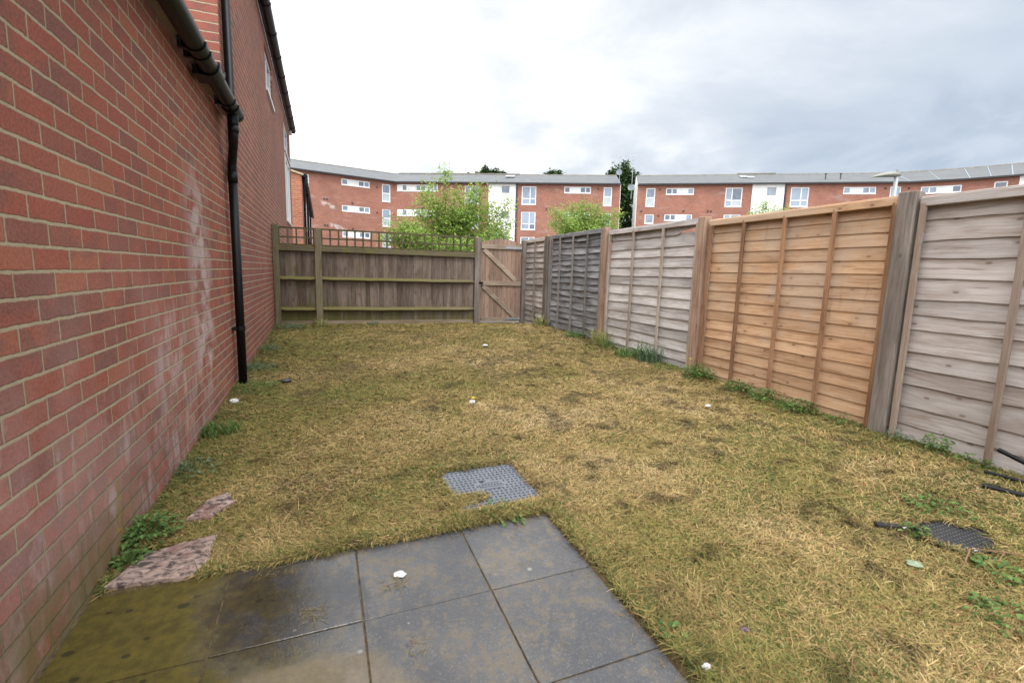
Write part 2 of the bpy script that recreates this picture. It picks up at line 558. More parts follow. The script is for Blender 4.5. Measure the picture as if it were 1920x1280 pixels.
def flat_stains(gg, P, x, y, z, c, isb):
    s = gg.noise(gg.mul(P, (0.5, 0.5, 2.2)), 1.0, 5, 0.6)
    c = gg.mix(gg.m('MULTIPLY', gg.ss(s, 0.56, 0.72), 0.25), c, (0.5, 0.42, 0.40))
    # two white salt blooms near the left end
    for (px, pz) in ((0.6, 7.35), (1.55, 5.25)):
        d = gg.m('ADD', gg.m('POWER', gg.m('DIVIDE', gg.m('SUBTRACT', x, px), 1.0), 2.0), gg.m('POWER', gg.m('DIVIDE', gg.m('ADD', gg.m('SUBTRACT', z, pz), gg.m('MULTIPLY', gg.m('SUBTRACT', x, px), 0.28)), 0.28), 2.0))
        k = gg.m('MULTIPLY', gg.ss(d, 1.3, 0.1), gg.ss(gg.noise(P, 2.4, 4, 0.6), 0.38, 0.6))
        c = gg.mix(gg.m('MULTIPLY', k, 0.7), c, (0.6, 0.55, 0.53))
    return c


def flat_mat(nm, d):
    return brick('flats brick ' + nm, d, 0.0, 0.02, [(0.28, 0.098, 0.066), (0.33, 0.125, 0.084), (0.26, 0.092, 0.068), (0.35, 0.142, 0.095), (0.30, 0.110, 0.076)], (0.38, 0.29, 0.22), flat_stains, 0.0, 0.25)


M['orange_y'] = wood('orange fence slats', 'y', (0.30, 0.155, 0.080), (0.52, 0.305, 0.170), (0.65, 0.435, 0.275), 1.0, orange_wear, 0.0025, 1.0, (0.42, 0.68), (0.86, 1.12))
M['orange_z'] = wood('orange fence battens', 'z', (0.16, 0.080, 0.042), (0.265, 0.140, 0.075), (0.38, 0.22, 0.125), 0.5)
M['pale_y'] = wood('pale grey fence slats', 'y', (0.25, 0.210, 0.185), (0.43, 0.388, 0.36), (0.60, 0.56, 0.53), 0.5, None, 0.0025, 1.0, (0.42, 0.66))
M['pale_z'] = wood('pale grey fence battens', 'z', (0.22, 0.16, 0.12), (0.33, 0.265, 0.215), (0.45, 0.375, 0.315), 0.4)
M['mauve_y'] = wood('mauve grey fence slats', 'y', (0.30, 0.225, 0.175), (0.40, 0.345, 0.312), (0.545, 0.495, 0.465), 1.0, None, 0.003, 1.0, (0.42, 0.64), (0.86, 1.10))
M['mauve_z'] = wood('mauve grey battens', 'z', (0.19, 0.125, 0.085), (0.29, 0.215, 0.165), (0.39, 0.31, 0.25), 0.6)
M['dark_y'] = wood('dark grey fence slats', 'y', (0.085, 0.078, 0.075), (0.175, 0.168, 0.168), (0.36, 0.355, 0.36), 0.6, None, 0.003, 1.0, (0.38, 0.62), (0.7, 1.2))
M['dark_z'] = wood('dark grey battens', 'z', (0.10, 0.085, 0.070), (0.19, 0.165, 0.145), (0.28, 0.25, 0.225), 0.4)
M['end_y'] = wood('weathered end panel slats', 'y', (0.19, 0.145, 0.11), (0.39, 0.33, 0.285), (0.56, 0.51, 0.465), 0.6, None, 0.003, 1.0, (0.40, 0.65), (0.7, 1.25))
M['post_grey'] = wood('grey post', 'z', (0.085, 0.066, 0.052), (0.155, 0.128, 0.108), (0.25, 0.215, 0.188), 0.6, None, 0.004, 0.8, (0.35, 0.6))
M['post_brown'] = wood('brown post', 'z', (0.19, 0.10, 0.06), (0.31, 0.19, 0.13), (0.43, 0.30, 0.22), 0.5)
M['back_board'] = wood('back fence boards', 'z', (0.075, 0.050, 0.036), (0.135, 0.098, 0.074), (0.22, 0.178, 0.150), 0.7, back_moss, 0.003, 1.0, (0.35, 0.65), (0.72, 1.2))
M['back_rail'] = wood('back fence rails', 'x', (0.07, 0.052, 0.03), (0.135, 0.108, 0.068), (0.21, 0.175, 0.12), 0.4, rail_moss)
M['back_post'] = wood('back fence posts', 'z', (0.06, 0.048, 0.026), (0.115, 0.095, 0.056), (0.175, 0.148, 0.095), 0.5)
M['trellis_z'] = wood('trellis slats', 'z', (0.04, 0.034, 0.016), (0.078, 0.066, 0.034), (0.13, 0.11, 0.06), 0.2)
M['gate_board'] = wood('gate boards', 'z', (0.15, 0.088, 0.056), (0.25, 0.158, 0.110), (0.35, 0.255, 0.200), 0.8)
M['gate_rail'] = wood('gate rails', 'x', (0.16, 0.115, 0.08), (0.27, 0.205, 0.15), (0.38, 0.31, 0.24), 0.5)
M['gravel_board'] = wood('gravel board', 'x', (0.12, 0.085, 0.05), (0.20, 0.155, 0.105), (0.29, 0.23, 0.17), 0.3)

M['black_pvc'] = plain('black plastic', (0.0045, 0.0045, 0.006), 0.36, 0.3, 9, 0.0, 0.2)
M['black_pipe'] = plain('black downpipe', (0.0035, 0.0035, 0.0045), 0.45, 0.3, 9, 0.0, 0.3)
M['fascia'] = plain('weathered fascia', (0.27, 0.235, 0.20), 0.6, 0.15, 5)
M['white_pvc'] = plain('white frame', (0.80, 0.80, 0.80), 0.35, 0.05, 3)
M['white_panel'] = plain('white cladding panel', (0.74, 0.74, 0.72), 0.5, 0.05, 2)
M['render'] = plain('white render', (0.80, 0.79, 0.76), 0.85, 0.06, 1.2)
M['grey_panel'] = plain('grey cladding', (0.36, 0.33, 0.34), 0.6, 0.1, 3)
M['gutter_far'] = plain('far gutter', (0.02, 0.021, 0.024), 0.4, 0.2, 2)
M['vent'] = plain('vent', (0.05, 0.03, 0.03), 0.6, 0.2, 2)
M['metal'] = plain('galvanised metal', (0.42, 0.46, 0.50), 0.45, 0.15, 20, 0.7)
M['lamp_grey'] = plain('lamp grey', (0.40, 0.42, 0.44), 0.5, 0.1, 4, 0.3)
M['lamp_head'] = plain('lamp head', (0.24, 0.235, 0.20), 0.5, 0.15, 5)
M['aerial'] = plain('aerial metal', (0.42, 0.43, 0.45), 0.5, 0.1, 4, 0.2)
M['dish'] = plain('dish grey', (0.17, 0.19, 0.21), 0.5, 0.1, 4)
M['ridge'] = plain('ridge tile', (0.27, 0.25, 0.215), .8, .15, 2)
M['tile'] = plain('roof tile', (0.07, 0.07, 0.075), 0.7, 0.2, 3)


def slate_mat():
    m, gg, p = new_mat('slate roof')
    P = pos(gg)
    x, y, z = gg.sep(P)
    rows = gg.m('FLOOR', gg.m('DIVIDE', z, 0.075))
    r1 = gg.n('ShaderNodeTexWhiteNoise', {'Vector': gg.comb(gg.m('FLOOR', gg.m('MULTIPLY', gg.m('ADD', x, gg.m('MULTIPLY', y, 0.5)), 3.2)), rows, 0.0)}, noise_dimensions='3D').outputs[0]
    n = gg.noise(gg.mul(P, (0.7, 0.7, 3)), 1.0, 5, 0.6)
    c = gg.mix(gg.m('ADD', gg.m('MULTIPLY', r1, 0.4), gg.m('MULTIPLY', n, 0.6)), (0.095, 0.100, 0.105), (0.175, 0.18, 0.182))
    lich = gg.ss(gg.noise(P, 1.3, 5, 0.6), 0.6, 0.75)
    c = gg.mix(gg.m('MULTIPLY', lich, 0.4), c, (0.20, 0.21, 0.165))
    setp(gg, p, color=c, rough=0.7, spec=0.3)
    return m


M['slate'] = slate_mat()


def glass_mat():
    m, gg, p = new_mat('window glass')
    P = pos(gg)
    rn = attr(gg, 'rnd')
    n = gg.noise(P, 1.6, 3, 0.5)
    c = gg.mix(gg.ss(gg.m('ADD', gg.m('MULTIPLY', n, 0.5), gg.m('MULTIPLY', rn, 0.5)), 0.3, 0.7), (0.05, 0.075, 0.11), (0.22, 0.28, 0.36))
    setp(gg, p, color=c, rough=0.06, spec=0.9)
    return m


M['glass'] = glass_mat()
M['blind'] = plain('frosted lower pane', (0.40, 0.45, 0.46), 0.25, 0.12, 2.5)


def ground_mat():
    m, gg, p = new_mat('soil and thatch')
    P = pos(gg)
    n = gg.noise(P, 2.2, 5, 0.6)
    n2 = gg.noise(P, 45, 5, 0.7)
    n3 = gg.noise(P, 7, 4, 0.6)
    c = gg.mix(gg.ss(n, 0.35, 0.65), (0.15, 0.11, 0.052), (0.20, 0.15, 0.068))
    c = gg.mix(gg.ss(n3, 0.5, 0.68), c, (0.105, 0.095, 0.03))
    c = gg.mix(gg.ss(n2, 0.35, 0.7), gg.mix(0.6, c, (0.05, 0.035, 0.016)), c)
    setp(gg, p, color=c, rough=0.95, spec=0.1, normal=bump(gg, n2, 0.02))
    return m


M['ground'] = ground_mat()
M['far_ground'] = plain('far ground', (0.10, 0.10, 0.095), 0.9, 0.2, 0.5)


def blade_mat():
    m, gg, p = new_mat('dry cut grass')
    t = attr(gg, 'tint')
    k = attr(gg, 'lum')
    ramp = gg.n('ShaderNodeValToRGB', {0: t})
    el = ramp.color_ramp.elements
    stops = [(0.0, (0.050, 0.088, 0.020)), (0.14, (0.105, 0.125, 0.032)), (0.30, (0.200, 0.172, 0.048)), (0.45, (0.285, 0.218, 0.076)),
             (0.62, (0.385, 0.270, 0.115)), (0.80, (0.465, 0.340, 0.165)), (0.92, (0.54, 0.43, 0.25)), (1.0, (0.24, 0.120, 0.055))]
    el[0].position, el[0].color = stops[0][0], (*stops[0][1], 1)
    el[1].position, el[1].color = stops[-1][0], (*stops[-1][1], 1)
    for q, c in stops[1:-1]:
        e = el.new(q)
        e.color = (*c, 1)
    c = gg.mix(1.0, ramp.outputs[0], gg.comb(k, k, k), 'MULTIPLY')
    setp(gg, p, color=c, rough=0.75, spec=0.2)
    return m


M['blade'] = blade_mat()


def leaf_mat(name, c1, c2, c3, tl=0.35):
    m, gg, p = new_mat(name)
    rn = attr(gg, 'rnd')
    c = gg.mix(gg.ss(rn, 0.0, 0.55), c1, c2)
    c = gg.mix(gg.ss(rn, 0.62, 1.0), c, c3)
    setp(gg, p, color=c, rough=0.55, spec=0.3)
    tr = gg.n('ShaderNodeBsdfTranslucent', {'Color': c})
    mx = gg.n('ShaderNodeMixShader', {0: tl, 1: p.outputs[0], 2: tr.outputs[0]})
    out = [n for n in gg.t.nodes if n.type == 'OUTPUT_MATERIAL'][0]
    gg.t.links.new(mx.outputs[0], out.inputs[0])
    return m


M['leaf_cherry'] = leaf_mat('cherry leaves', (0.19, 0.32, 0.065), (0.31, 0.46, 0.095), (0.50, 0.48, 0.17), 0.42)
M['leaf_dark'] = leaf_mat('dark tree leaves', (0.016, 0.038, 0.012), (0.038, 0.078, 0.020), (0.075, 0.12, 0.035), 0.2)
M['leaf_weed'] = leaf_mat('weed leaves', (0.055, 0.115, 0.026), (0.10, 0.185, 0.042), (0.19, 0.26, 0.075), 0.25)
M['leaf_blue'] = leaf_mat('bluish weed leaves', (0.06, 0.115, 0.055), (0.12, 0.19, 0.10), (0.22, 0.28, 0.17), 0.25)
M['leaf_dry'] = leaf_mat('long dry grass', (0.20, 0.22, 0.06), (0.32, 0.32, 0.11), (0.46, 0.40, 0.19), 0.2)
M['bark'] = plain('bark', (0.13, 0.10, 0.08), 0.9, 0.3, 8)


def patio_mat():
    m, gg, p = new_mat('damp concrete slabs')
    P = pos(gg)
    x, y, z = gg.sep(P)
    rn = attr(gg, 'rnd')
    n = gg.noise(P, 3.2, 6, 0.62)
    n2 = gg.noise(P, 26, 5, 0.65)
    sp = gg.noise(P, 260, 2, 0.5)
    c = gg.mix(gg.ss(n, 0.35, 0.66), (0.066, 0.066, 0.070), (0.098, 0.096, 0.096))
    c = gg.mix(gg.m('MULTIPLY', gg.ss(gg.m('ADD', gg.m('MULTIPLY', n2, 0.6), gg.m('MULTIPLY', n, 0.4)), 0.47, 0.60), 0.6), c, (0.165, 0.125, 0.075))
    n4 = gg.noise(P, 75, 4, 0.7)
    c = gg.mix(gg.m('MULTIPLY', gg.ss(n4, 0.55, 0.70), 0.45), c, (0.20, 0.17, 0.13))
    c = gg.mix(gg.m('MULTIPLY', gg.ss(n4, 0.42, 0.30), 0.5), c, (0.055, 0.053, 0.055))
    c = gg.mix(gg.m('MULTIPLY', gg.ss(sp, 0.60, 0.72), 0.5), c, (0.34, 0.33, 0.32))
    k = gg.ss(rn, 0, 1, 0.88, 1.12)
    c = gg.mix(1.0, c, gg.comb(k, k, k), 'MULTIPLY')
    # pale lichen discs
    vo = gg.n('ShaderNodeTexVoronoi', {'Vector': gg.comb(x, y, 0.0), 'Scale': 11, 'Randomness': 1.0})
    vr = gg.sep(vo.outputs['Color'])[0]
    disc = gg.m('MULTIPLY', gg.ss(vo.outputs['Distance'], gg.m('MULTIPLY', vr, 0.12), gg.m('MULTIPLY', vr, 0.09)), gg.ss(vr, 0.55, 0.6))
    c = gg.mix(gg.m('MULTIPLY', disc, 0.55), c, (0.36, 0.36, 0.31))
    # algae: solid near the wall, ragged on the next slab
    xe = gg.m('ADD', x, gg.m('MULTIPLY', gg.m('SUBTRACT', n, 0.5), 0.55))
    al = gg.ss(xe, -0.18, -0.46)
    near = gg.m('MULTIPLY', gg.ss(gg.m('ADD', y, gg.m('MULTIPLY', gg.m('SUBTRACT', n, 0.5), 0.5)), 1.62, 1.45), gg.ss(xe, 0.1, -0.1))
    al2 = gg.m('MULTIPLY', gg.ss(gg.noise(P, 5.5, 5, 0.6), 0.44, 0.60), gg.ss(xe, 0.0, -0.2))
    alg = gg.m('MAXIMUM', gg.m('MULTIPLY', al, 0.93), gg.m('MULTIPLY', gg.m('MAXIMUM', near, al2), 0.6))
    ac = gg.mix(gg.ss(n2, 0.3, 0.7), (0.060, 0.046, 0.007), (0.105, 0.080, 0.012))
    c = gg.mix(alg, c, ac)
    # round dark wet drips in the algae
    vd = gg.n('ShaderNodeTexVoronoi', {'Vector': gg.comb(gg.m('MULTIPLY', x, 1.0), gg.m('MULTIPLY', y, 1.35), 3.0), 'Scale': 13.0, 'Randomness': 1.0})
    dr = gg.sep(vd.outputs['Color'])[1]
    drip = gg.m('MULTIPLY', gg.m('MULTIPLY', gg.ss(vd.outputs['Distance'], gg.m('MULTIPLY', dr, 0.30), gg.m('MULTIPLY', dr, 0.22)), gg.ss(dr, 0.46, 0.50)), alg)
    c = gg.mix(gg.m('MULTIPLY', drip, 0.75), c, (0.018, 0.016, 0.010))
    wl = gg.m('MULTIPLY', gg.ss(gg.m('ABSOLUTE', gg.m('SUBTRACT', xe, -0.14)), 0.30, 0.16), gg.ss(gg.m('ADD', y, gg.m('MULTIPLY', gg.m('SUBTRACT', n, 0.5), 0.3)), 1.38, 1.60))
    kw = gg.m('SUBTRACT', 1.0, gg.m('MULTIPLY', wl, 0.50))
    c = gg.mix(1.0, c, gg.comb(kw, kw, kw), 'MULTIPLY')
    # a dry, tan patch towards the house
    dx_ = gg.m('DIVIDE', gg.m('SUBTRACT', x, -0.06), 0.30)
    dy_ = gg.m('DIVIDE', gg.m('SUBTRACT', y, 1.02), 0.42)
    dd = gg.m('ADD', gg.m('ADD', gg.m('MULTIPLY', dx_, dx_), gg.m('MULTIPLY', dy_, dy_)), gg.m('MULTIPLY', gg.m('SUBTRACT', n, 0.5), 1.6))
    dry = gg.ss(dd, 1.25, 0.80)
    c = gg.mix(gg.m('MULTIPLY', dry, 0.62), c, gg.mix(n4, (0.13, 0.10, 0.06), (0.25, 0.205, 0.14)))
    wet = gg.m('MULTIPLY', gg.ss(gg.m('ADD', n, gg.m('MULTIPLY', gg.m('SUBTRACT', n2, 0.5), 0.4)), 0.40, 0.56), gg.ss(xe, 0.30, 0.02))
    wet = gg.m('MAXIMUM', wl, gg.m('MULTIPLY', wet, gg.m('SUBTRACT', 1.0, gg.m('MULTIPLY', al, 0.9))))
    rough = gg.m('ADD', gg.m('SUBTRACT', 0.42, gg.m('MULTIPLY', wet, 0.33)), gg.m('MULTIPLY', gg.m('MAXIMUM', dry, gg.m('SUBTRACT', alg, wl, clamp=True)), 0.30))
    rough = gg.m('ADD', rough, gg.m('MULTIPLY', gg.m('SUBTRACT', n2, 0.5), 0.30))
    h = gg.m('ADD', gg.m('MULTIPLY', n2, 0.5), gg.m('MULTIPLY', sp, 0.3))
    setp(gg, p, color=c, rough=rough, spec=gg.m('SUBTRACT', 0.5, gg.m('MULTIPLY', gg.m('SUBTRACT', alg, wl, clamp=True), 0.35)), normal=bump(gg, h, gg.m('SUBTRACT', 0.004, gg.m('MULTIPLY', wet, 0.003))))
    return m


M['patio'] = patio_mat()
M['joint'] = plain('joint bed', (0.085, 0.060, 0.028), 0.95, 0.6, 30)
M['cover_grey'] = plain('grey cover', (0.150, 0.160, 0.182), 0.6, 0.12, 10, 0.0, 0.4, 0.002, 200)
M['cover_pit'] = plain('cover recess', (0.030, 0.036, 0.048), 0.8, 0.2, 12)
M['cover_black'] = plain('black cover', (0.022, 0.022, 0.024), 0.5, 0.25, 14)
M['cover_dot'] = plain('cover stud', (0.12, 0.12, 0.12), 0.5, 0.2, 30)


def stone_mat():
    m, gg, p = new_mat('pink riven stone')
    P = pos(gg)
    n = gg.noise(gg.mul(P, (22, 34, 22)), 1.0, 6, 0.7, 0.6)
    n2 = gg.noise(P, 9, 5, 0.6)
    c = gg.mix(gg.ss(n, 0.38, 0.56), (0.075, 0.055, 0.05), (0.50, 0.36, 0.30))
    c = gg.mix(gg.m('MULTIPLY', gg.ss(n2, 0.52, 0.66), 0.6), c, (0.23, 0.10, 0.08))
    setp(gg, p, color=c, rough=0.8, normal=bump(gg, n, 0.03))
    return m


M['stone'] = stone_mat()
M['paper'] = plain('white paper', (0.62, 0.62, 0.61), 0.7, 0.06, 30)
M['yellow'] = plain('yellow print', (0.65, 0.48, 0.03), 0.6, 0.1, 30)
M['lichen'] = plain('pale dead leaf', (0.23, 0.28, 0.18), 0.8, 0.2, 60)
M['scrap'] = plain('dark scrap', (0.045, 0.045, 0.055), 0.6, 0.2, 30)
M['purple'] = plain('purple wrapper', (0.17, 0.10, 0.17), 0.5, 0.3, 90)
M['twig'] = plain('twig', (0.17, 0.095, 0.045), 0.8, 0.3, 30)
M['flower'] = plain('yellow petals', (0.75, 0.58, 0.02), 0.6, 0.1, 30)

# ------------------------------------------------------------------ the ground
def sheet(name, x0, x1, y0, y1, nx, ny, zf, mat):
    X, Y = np.meshgrid(np.linspace(x0, x1, nx), np.linspace(y0, y1, ny))
    Z = zf(X, Y)
    V = np.stack([X.ravel(), Y.ravel(), Z.ravel()], 1)
    i = np.arange(nx * ny).reshape(ny, nx)
    F = np.stack([i[:-1, :-1].ravel(), i[:-1, 1:].ravel(), i[1:, 1:].ravel(), i[1:, :-1].ravel()], 1)
    return tag(quads_mesh(name, V, F, mat, smooth=True), kind='structure')


def lawn_z(X, Y):
    b = gz(X, Y) + 0.035 * (fnoise(X, Y, 1.1, 3) - 0.5) + 0.010 * (fnoise(X, Y, 7.0, 3) - 0.5)
    hole = (X < .962) & (Y < 1.962)
    hole |= (X > 0.575) & (X < 1.05) & (Y > 2.07) & (Y < 2.60)
    near_edge = np.clip(np.minimum(np.abs(X + 0.79), 1) * 3, 0, 1)
    b = b * near_edge + gz(X, Y) * (1 - near_edge)
    return np.where(hole, np.minimum(b, gz(X, Y) - 0.035), b)


sheet('lawn', -0.95, 4.3, -2.0, 9.5, 190, 400, lawn_z, M['ground'])


def far_z(X, Y):
    d = np.sqrt(X * X + Y * Y)
    return np.where(d < 12, -0.05, -0.05 + (d - 12) * 0.056 * (d < 60) + 48 * 0.056 * (d >= 60))


sheet('ground', -260, 300, -200, 330, 113, 107, far_z, M['far_ground'])

# patio: bedding and slabs, laid to the same fall as the garden
def pz(x, y):
    return -0.010 + .021 * y + .02 * (x + .79)


mb = MB()
mb.add([(-0.79, -0.8, pz(-.79, -.8) - .005), (0.965, -0.8, pz(.965, -.8) - .005), (0.965, 1.97, pz(.965, 1.97) - .005), (-0.79, 1.97, pz(-.79, 1.97) - .005)], [(0, 1, 2, 3)])
patio = tag(mb.build('patio', M['joint']), kind='structure')
mb = MB()
xs = [-0.782, -0.355, 0.098, 0.546, 0.968]
ys = [1.972, 1.538, 1.105, 0.67, 0.235, -0.2, -0.64]
for i in range(4):
    for j in range(len(ys) - 1):
        mb.piece()
        x0, x1, y1, y0 = xs[i] + .003, xs[i + 1] - .003, ys[j] - .003, ys[j + 1] + .003
        dz_ = random.uniform(-.0015, .0015)
        b = .0012
        t0 = [(x0 + b, y0 + b), (x1 - b, y0 + b), (x1 - b, y1 - b), (x0 + b, y1 - b)]
        t1_ = [(x0, y0), (x1, y0), (x1, y1), (x0, y1)]
        vs = [(x, y, pz(x, y) + dz_) for x, y in t0] + [(x, y, pz(x, y) + dz_ - .0012) for x, y in t1_] + [(x, y, pz(x, y) - .05) for x, y in t1_]
        fs = [(0, 1, 2, 3)]
        for k in range(4):
            l = (k + 1) % 4
            fs += [(4 + k, 4 + l, l, k), (8 + k, 8 + l, 4 + l, 4 + k)]
        mb.add(vs, fs)
mb.build('patio_slabs', M['patio'], patio)

# ------------------------------------------------------------------ near brick wing with gutter
WX = -0.79
wing = thing('brick_extension', 'single storey red brick wing at left with black eaves gutter', 'house', (WX, 3.0, 0))
mb = MB()
mb.box((WX - .11, 1.18, 1.2), (.22, 8.0, 2.6))
mb.build('wall', M['brick_near'], wing)
mb = MB()
mb.box((WX + .027, 1.2, 2.595), (.054, 7.96, .17))
mb.box((WX - .06, 1.2, 2.692), (.22, 7.94, .018))
mb.build('fascia', M['fascia'], wing, 0.003)
mb = MB()
mb.add([(WX + .06, -2.8, 2.70), (WX + .06, 5.17, 2.70), (-4.6, 5.17, 4.1), (-4.6, -2.8, 4.1), (WX + .06, -2.8, 2.68), (WX + .06, 5.17, 2.68), (-4.6, 5.17, 4.08), (-4.6, -2.8, 4.08)],
       [(0, 1, 2, 3), (7, 6, 5, 4), (0, 4, 5, 1), (1, 5, 6, 2), (3, 2, 6, 7)])
mb.build('roof', M['tile'], wing)


def half_round(mb, xc, zc, r, y0, y1, t=.004, zslope=0.0, seg=14):
    """half-round gutter along y, open above"""
    po = [(xc + r * math.cos(a), -r * math.sin(a)) for a in [math.pi * k / seg for k in range(seg + 1)]]
    pi_ = [(xc + (r - t) * math.cos(a), -(r - t) * math.sin(a)) for a in [math.pi * k / seg for k in range(seg + 1)]]
    poly = po + pi_[::-1]
    mb.prism(poly, lambda a, b: (a, y0, zc + b), lambda a, b: (a, y1, zc + b + zslope * (y1 - y0)))


GX, GZ, GR = -0.672, 2.50, 0.060
mb = MB()
half_round(mb, GX, GZ, GR, -2.8, 5.02)
gut = mb.build('gutter', M['black_pvc'], wing, smooth=False)
for yb, w, rr in ((2.62, .20, .070), (3.56, .035, .067), (3.70, .035, .067), (4.02, .19, .070), (4.62, .03, .066)):
    mb = MB()
    half_round(mb, GX, GZ, rr, yb - w / 2, yb + w / 2, .010)
    if w > .1:
        mb.box((GX + rr - .006, yb - w / 2 + .012, GZ + .010), (.014, .024, .030))
        mb.box((GX + rr - .006, yb + w / 2 - .012, GZ + .010), (.014, .024, .030))
        mb.box((GX - .045, yb, GZ - .035), (.09, w, .06))
    else:
        mb.box((GX - .055, yb, GZ - .02), (.06, w, .06))
    mb.build('bracket', M['black_pvc'], gut)
mb = MB()
mb.tube([(GX, 5.00, GZ - .004), (GX, 5.045, GZ - .004)], .068, 18)
mb.build('end_cap', M['black_pvc'], gut)
mb = MB()
half_round(mb, GX, GZ, .069, 4.76, 4.98, .009)
mb.tube([(GX, 4.87, GZ - .03), (GX, 4.87, GZ - .13)], .043, 16)
mb.build('outlet', M['black_pvc'], gut)
PX, PY = -0.728, 5.10
mb = MB()
sw = [(GX, 4.87, GZ - .10), (GX, 4.87, GZ - .22), (GX - .006, 4.89, GZ - .26), (PX + .01, 5.07, 2.30 - .27 + .10), (PX, PY - .01, 2.06), (PX, PY, 1.96)]
mb.tube(sw, .036, 16)
mb.tube([(GX, 4.87, GZ - .14), (GX, 4.87, GZ - .20)], .042, 16)
mb.tube([(PX, PY, 2.02), (PX, PY, 1.93)], .042, 16)
mb.build('swan_neck', M['black_pipe'], wing, smooth=True)
mb = MB()
mb.tube([(PX, PY, 1.97), (PX, PY, 0.06)], .037, 18)
dp = mb.build('downpipe', M['black_pipe'], wing, smooth=True)
for zb in (0.62,):
    mb = MB()
    mb.tube([(PX, PY, zb - .02), (PX, PY, zb + .02)], .0405, 18)
    mb.box((PX - .045, PY - .03, zb), (.05, .09, .026))
    mb.build('bracket', M['black_pipe'], dp)

# ------------------------------------------------------------------ wall with real openings
def wall_holes(mb, o, u, z0, z1, L, rects, depth=.10, thick=.28):
    """facade from o along unit u (2D), outward normal = (u.y, -u.x); rects = (u0, u1, za, zb)"""
    nx, ny = u[1], -u[0]
    us = sorted({0.0, L, *[r[0] for r in rects], *[r[1] for r in rects]})
    zs = sorted({z0, z1, *[r[2] for r in rects], *[r[3] for r in rects]})
    pt = lambda a, z, d=0: (o[0] + u[0] * a - nx * d, o[1] + u[1] * a - ny * d, z)
    for i in range(len(us) - 1):
        for j in range(len(zs) - 1):
            a, b, c, d = us[i], us[i + 1], zs[j], zs[j + 1]
            m_ = ((a + b) / 2, (c + d) / 2)
            if any(r[0] < m_[0] < r[1] and r[2] < m_[1] < r[3] for r in rects):
                continue
            mb.add([pt(a, c), pt(b, c), pt(b, d), pt(a, d)], [(0, 1, 2, 3)])
    for r in rects:
        a, b, c, d = r
        for q in (((a, c), (b, c)), ((b, c), (b, d)), ((b, d), (a, d)), ((a, d), (a, c))):
            mb.add([pt(*q[0]), pt(*q[1]), pt(*q[1], depth), pt(*q[0], depth)], [(0, 1, 2, 3)])
    # back and ends
    mb.add([pt(0, z0, thick), pt(L, z0, thick), pt(L, z1, thick), pt(0, z1, thick)], [(3, 2, 1, 0)])
    mb.add([pt(0, z0), pt(0, z1), pt(0, z1, thick), pt(0, z0, thick)], [(0, 1, 2, 3)])
    mb.add([pt(L, z0), pt(L, z1), pt(L, z1, thick), pt(L, z0, thick)], [(3, 2, 1, 0)])
    mb.add([pt(0, z1), pt(L, z1), pt(L, z1, thick), pt(0, z1, thick)], [(0, 1, 2, 3)])


def window(parent, o, u, r, cells, depth=.07, fw=.06, proud=0.0, sill=True):
    """a window: frame mesh with panes as children. cells = list of (fa, fb, ga, gb, kind) fractions of the opening; kind glass / panel / blind"""
    nx, ny = u[1], -u[0]
    a0, a1, c0, c1 = r
    W, Hh = a1 - a0, c1 - c0
    pt = lambda a, z, d: Vector((o[0] + u[0] * a - nx * d, o[1] + u[1] * a - ny * d, z))
    rot = Matrix(((u[0], -nx, 0), (u[1], -ny, 0), (0, 0, 1)))
    bx = lambda mb, a, b, c, d, d0, d1: mb.box(pt((a + b) / 2, (c + d) / 2, (d0 + d1) / 2), (b - a, abs(d1 - d0), d - c), rot)
    fr = MB()
    d0, d1 = depth - .02 - proud, depth + .04
    bx(fr, a0, a1, c0, c0 + fw, d0, d1)
    bx(fr, a0, a1, c1 - fw, c1, d0, d1)
    bx(fr, a0, a0 + fw, c0 + fw, c1 - fw, d0, d1)
    bx(fr, a1 - fw, a1, c0 + fw, c1 - fw, d0, d1)
    glass, blind, panel = MB(), MB(), MB()
    for (fa, fb, ga, gb, kind) in cells:
        A, B, Cc, D = a0 + fa * W, a0 + fb * W, c0 + ga * Hh, c0 + gb * Hh
        if fa > 0:
            bx(fr, A - fw * .5, A + fw * .5, max(Cc, c0 + fw), min(D, c1 - fw), d0 + .003, d1)
        if ga > 0:
            bx(fr, max(A, a0 + fw), min(B, a1 - fw), Cc - fw * .5, Cc + fw * .5, d0 + .005, d1)
        t = {'glass': glass, 'blind': blind, 'panel': panel}[kind]
        t.piece()
        e = .004
        if kind == 'panel':
            bx(t, A + e, B - e, Cc + e, D - e, d0 - .012, d1 - .01)
        else:
            bx(t, max(A, a0 + fw) + e, min(B, a1 - fw) - e, max(Cc, c0 + fw) + e, min(D, c1 - fw) - e, depth + .01, depth + .02)
    if sill:
        bx(fr, a0 - .02, a1 + .02, c0 - .05, c0 - .004, -.03, depth + .03)
    w = fr.build('window', M['white_pvc'], parent, origin=pt(a0, c0, 0))
    for t, nm, mt in ((glass, 'pane', 'glass'), (blind, 'lower_pane', 'blind'), (panel, 'panel', 'white_panel')):
        if t.v:
            t.build(nm, M[mt], w)
    return w


# ------------------------------------------------------------------ tall brick house
house = thing('brick_house', 'two storey red brick house behind the low wing, black eaves gutter', 'house', (WX, 10.5, 0))
mb = MB()
Y0, Y1, ZE = 5.19, 15.95, 5.02
rects = [(9.36 - Y0, 10.62 - Y0, 4.10, 4.78), (13.42 - Y0, 15.30 - Y0, 4.03, 4.76), (13.42 - Y0, 15.30 - Y0, 2.35, 3.93)]
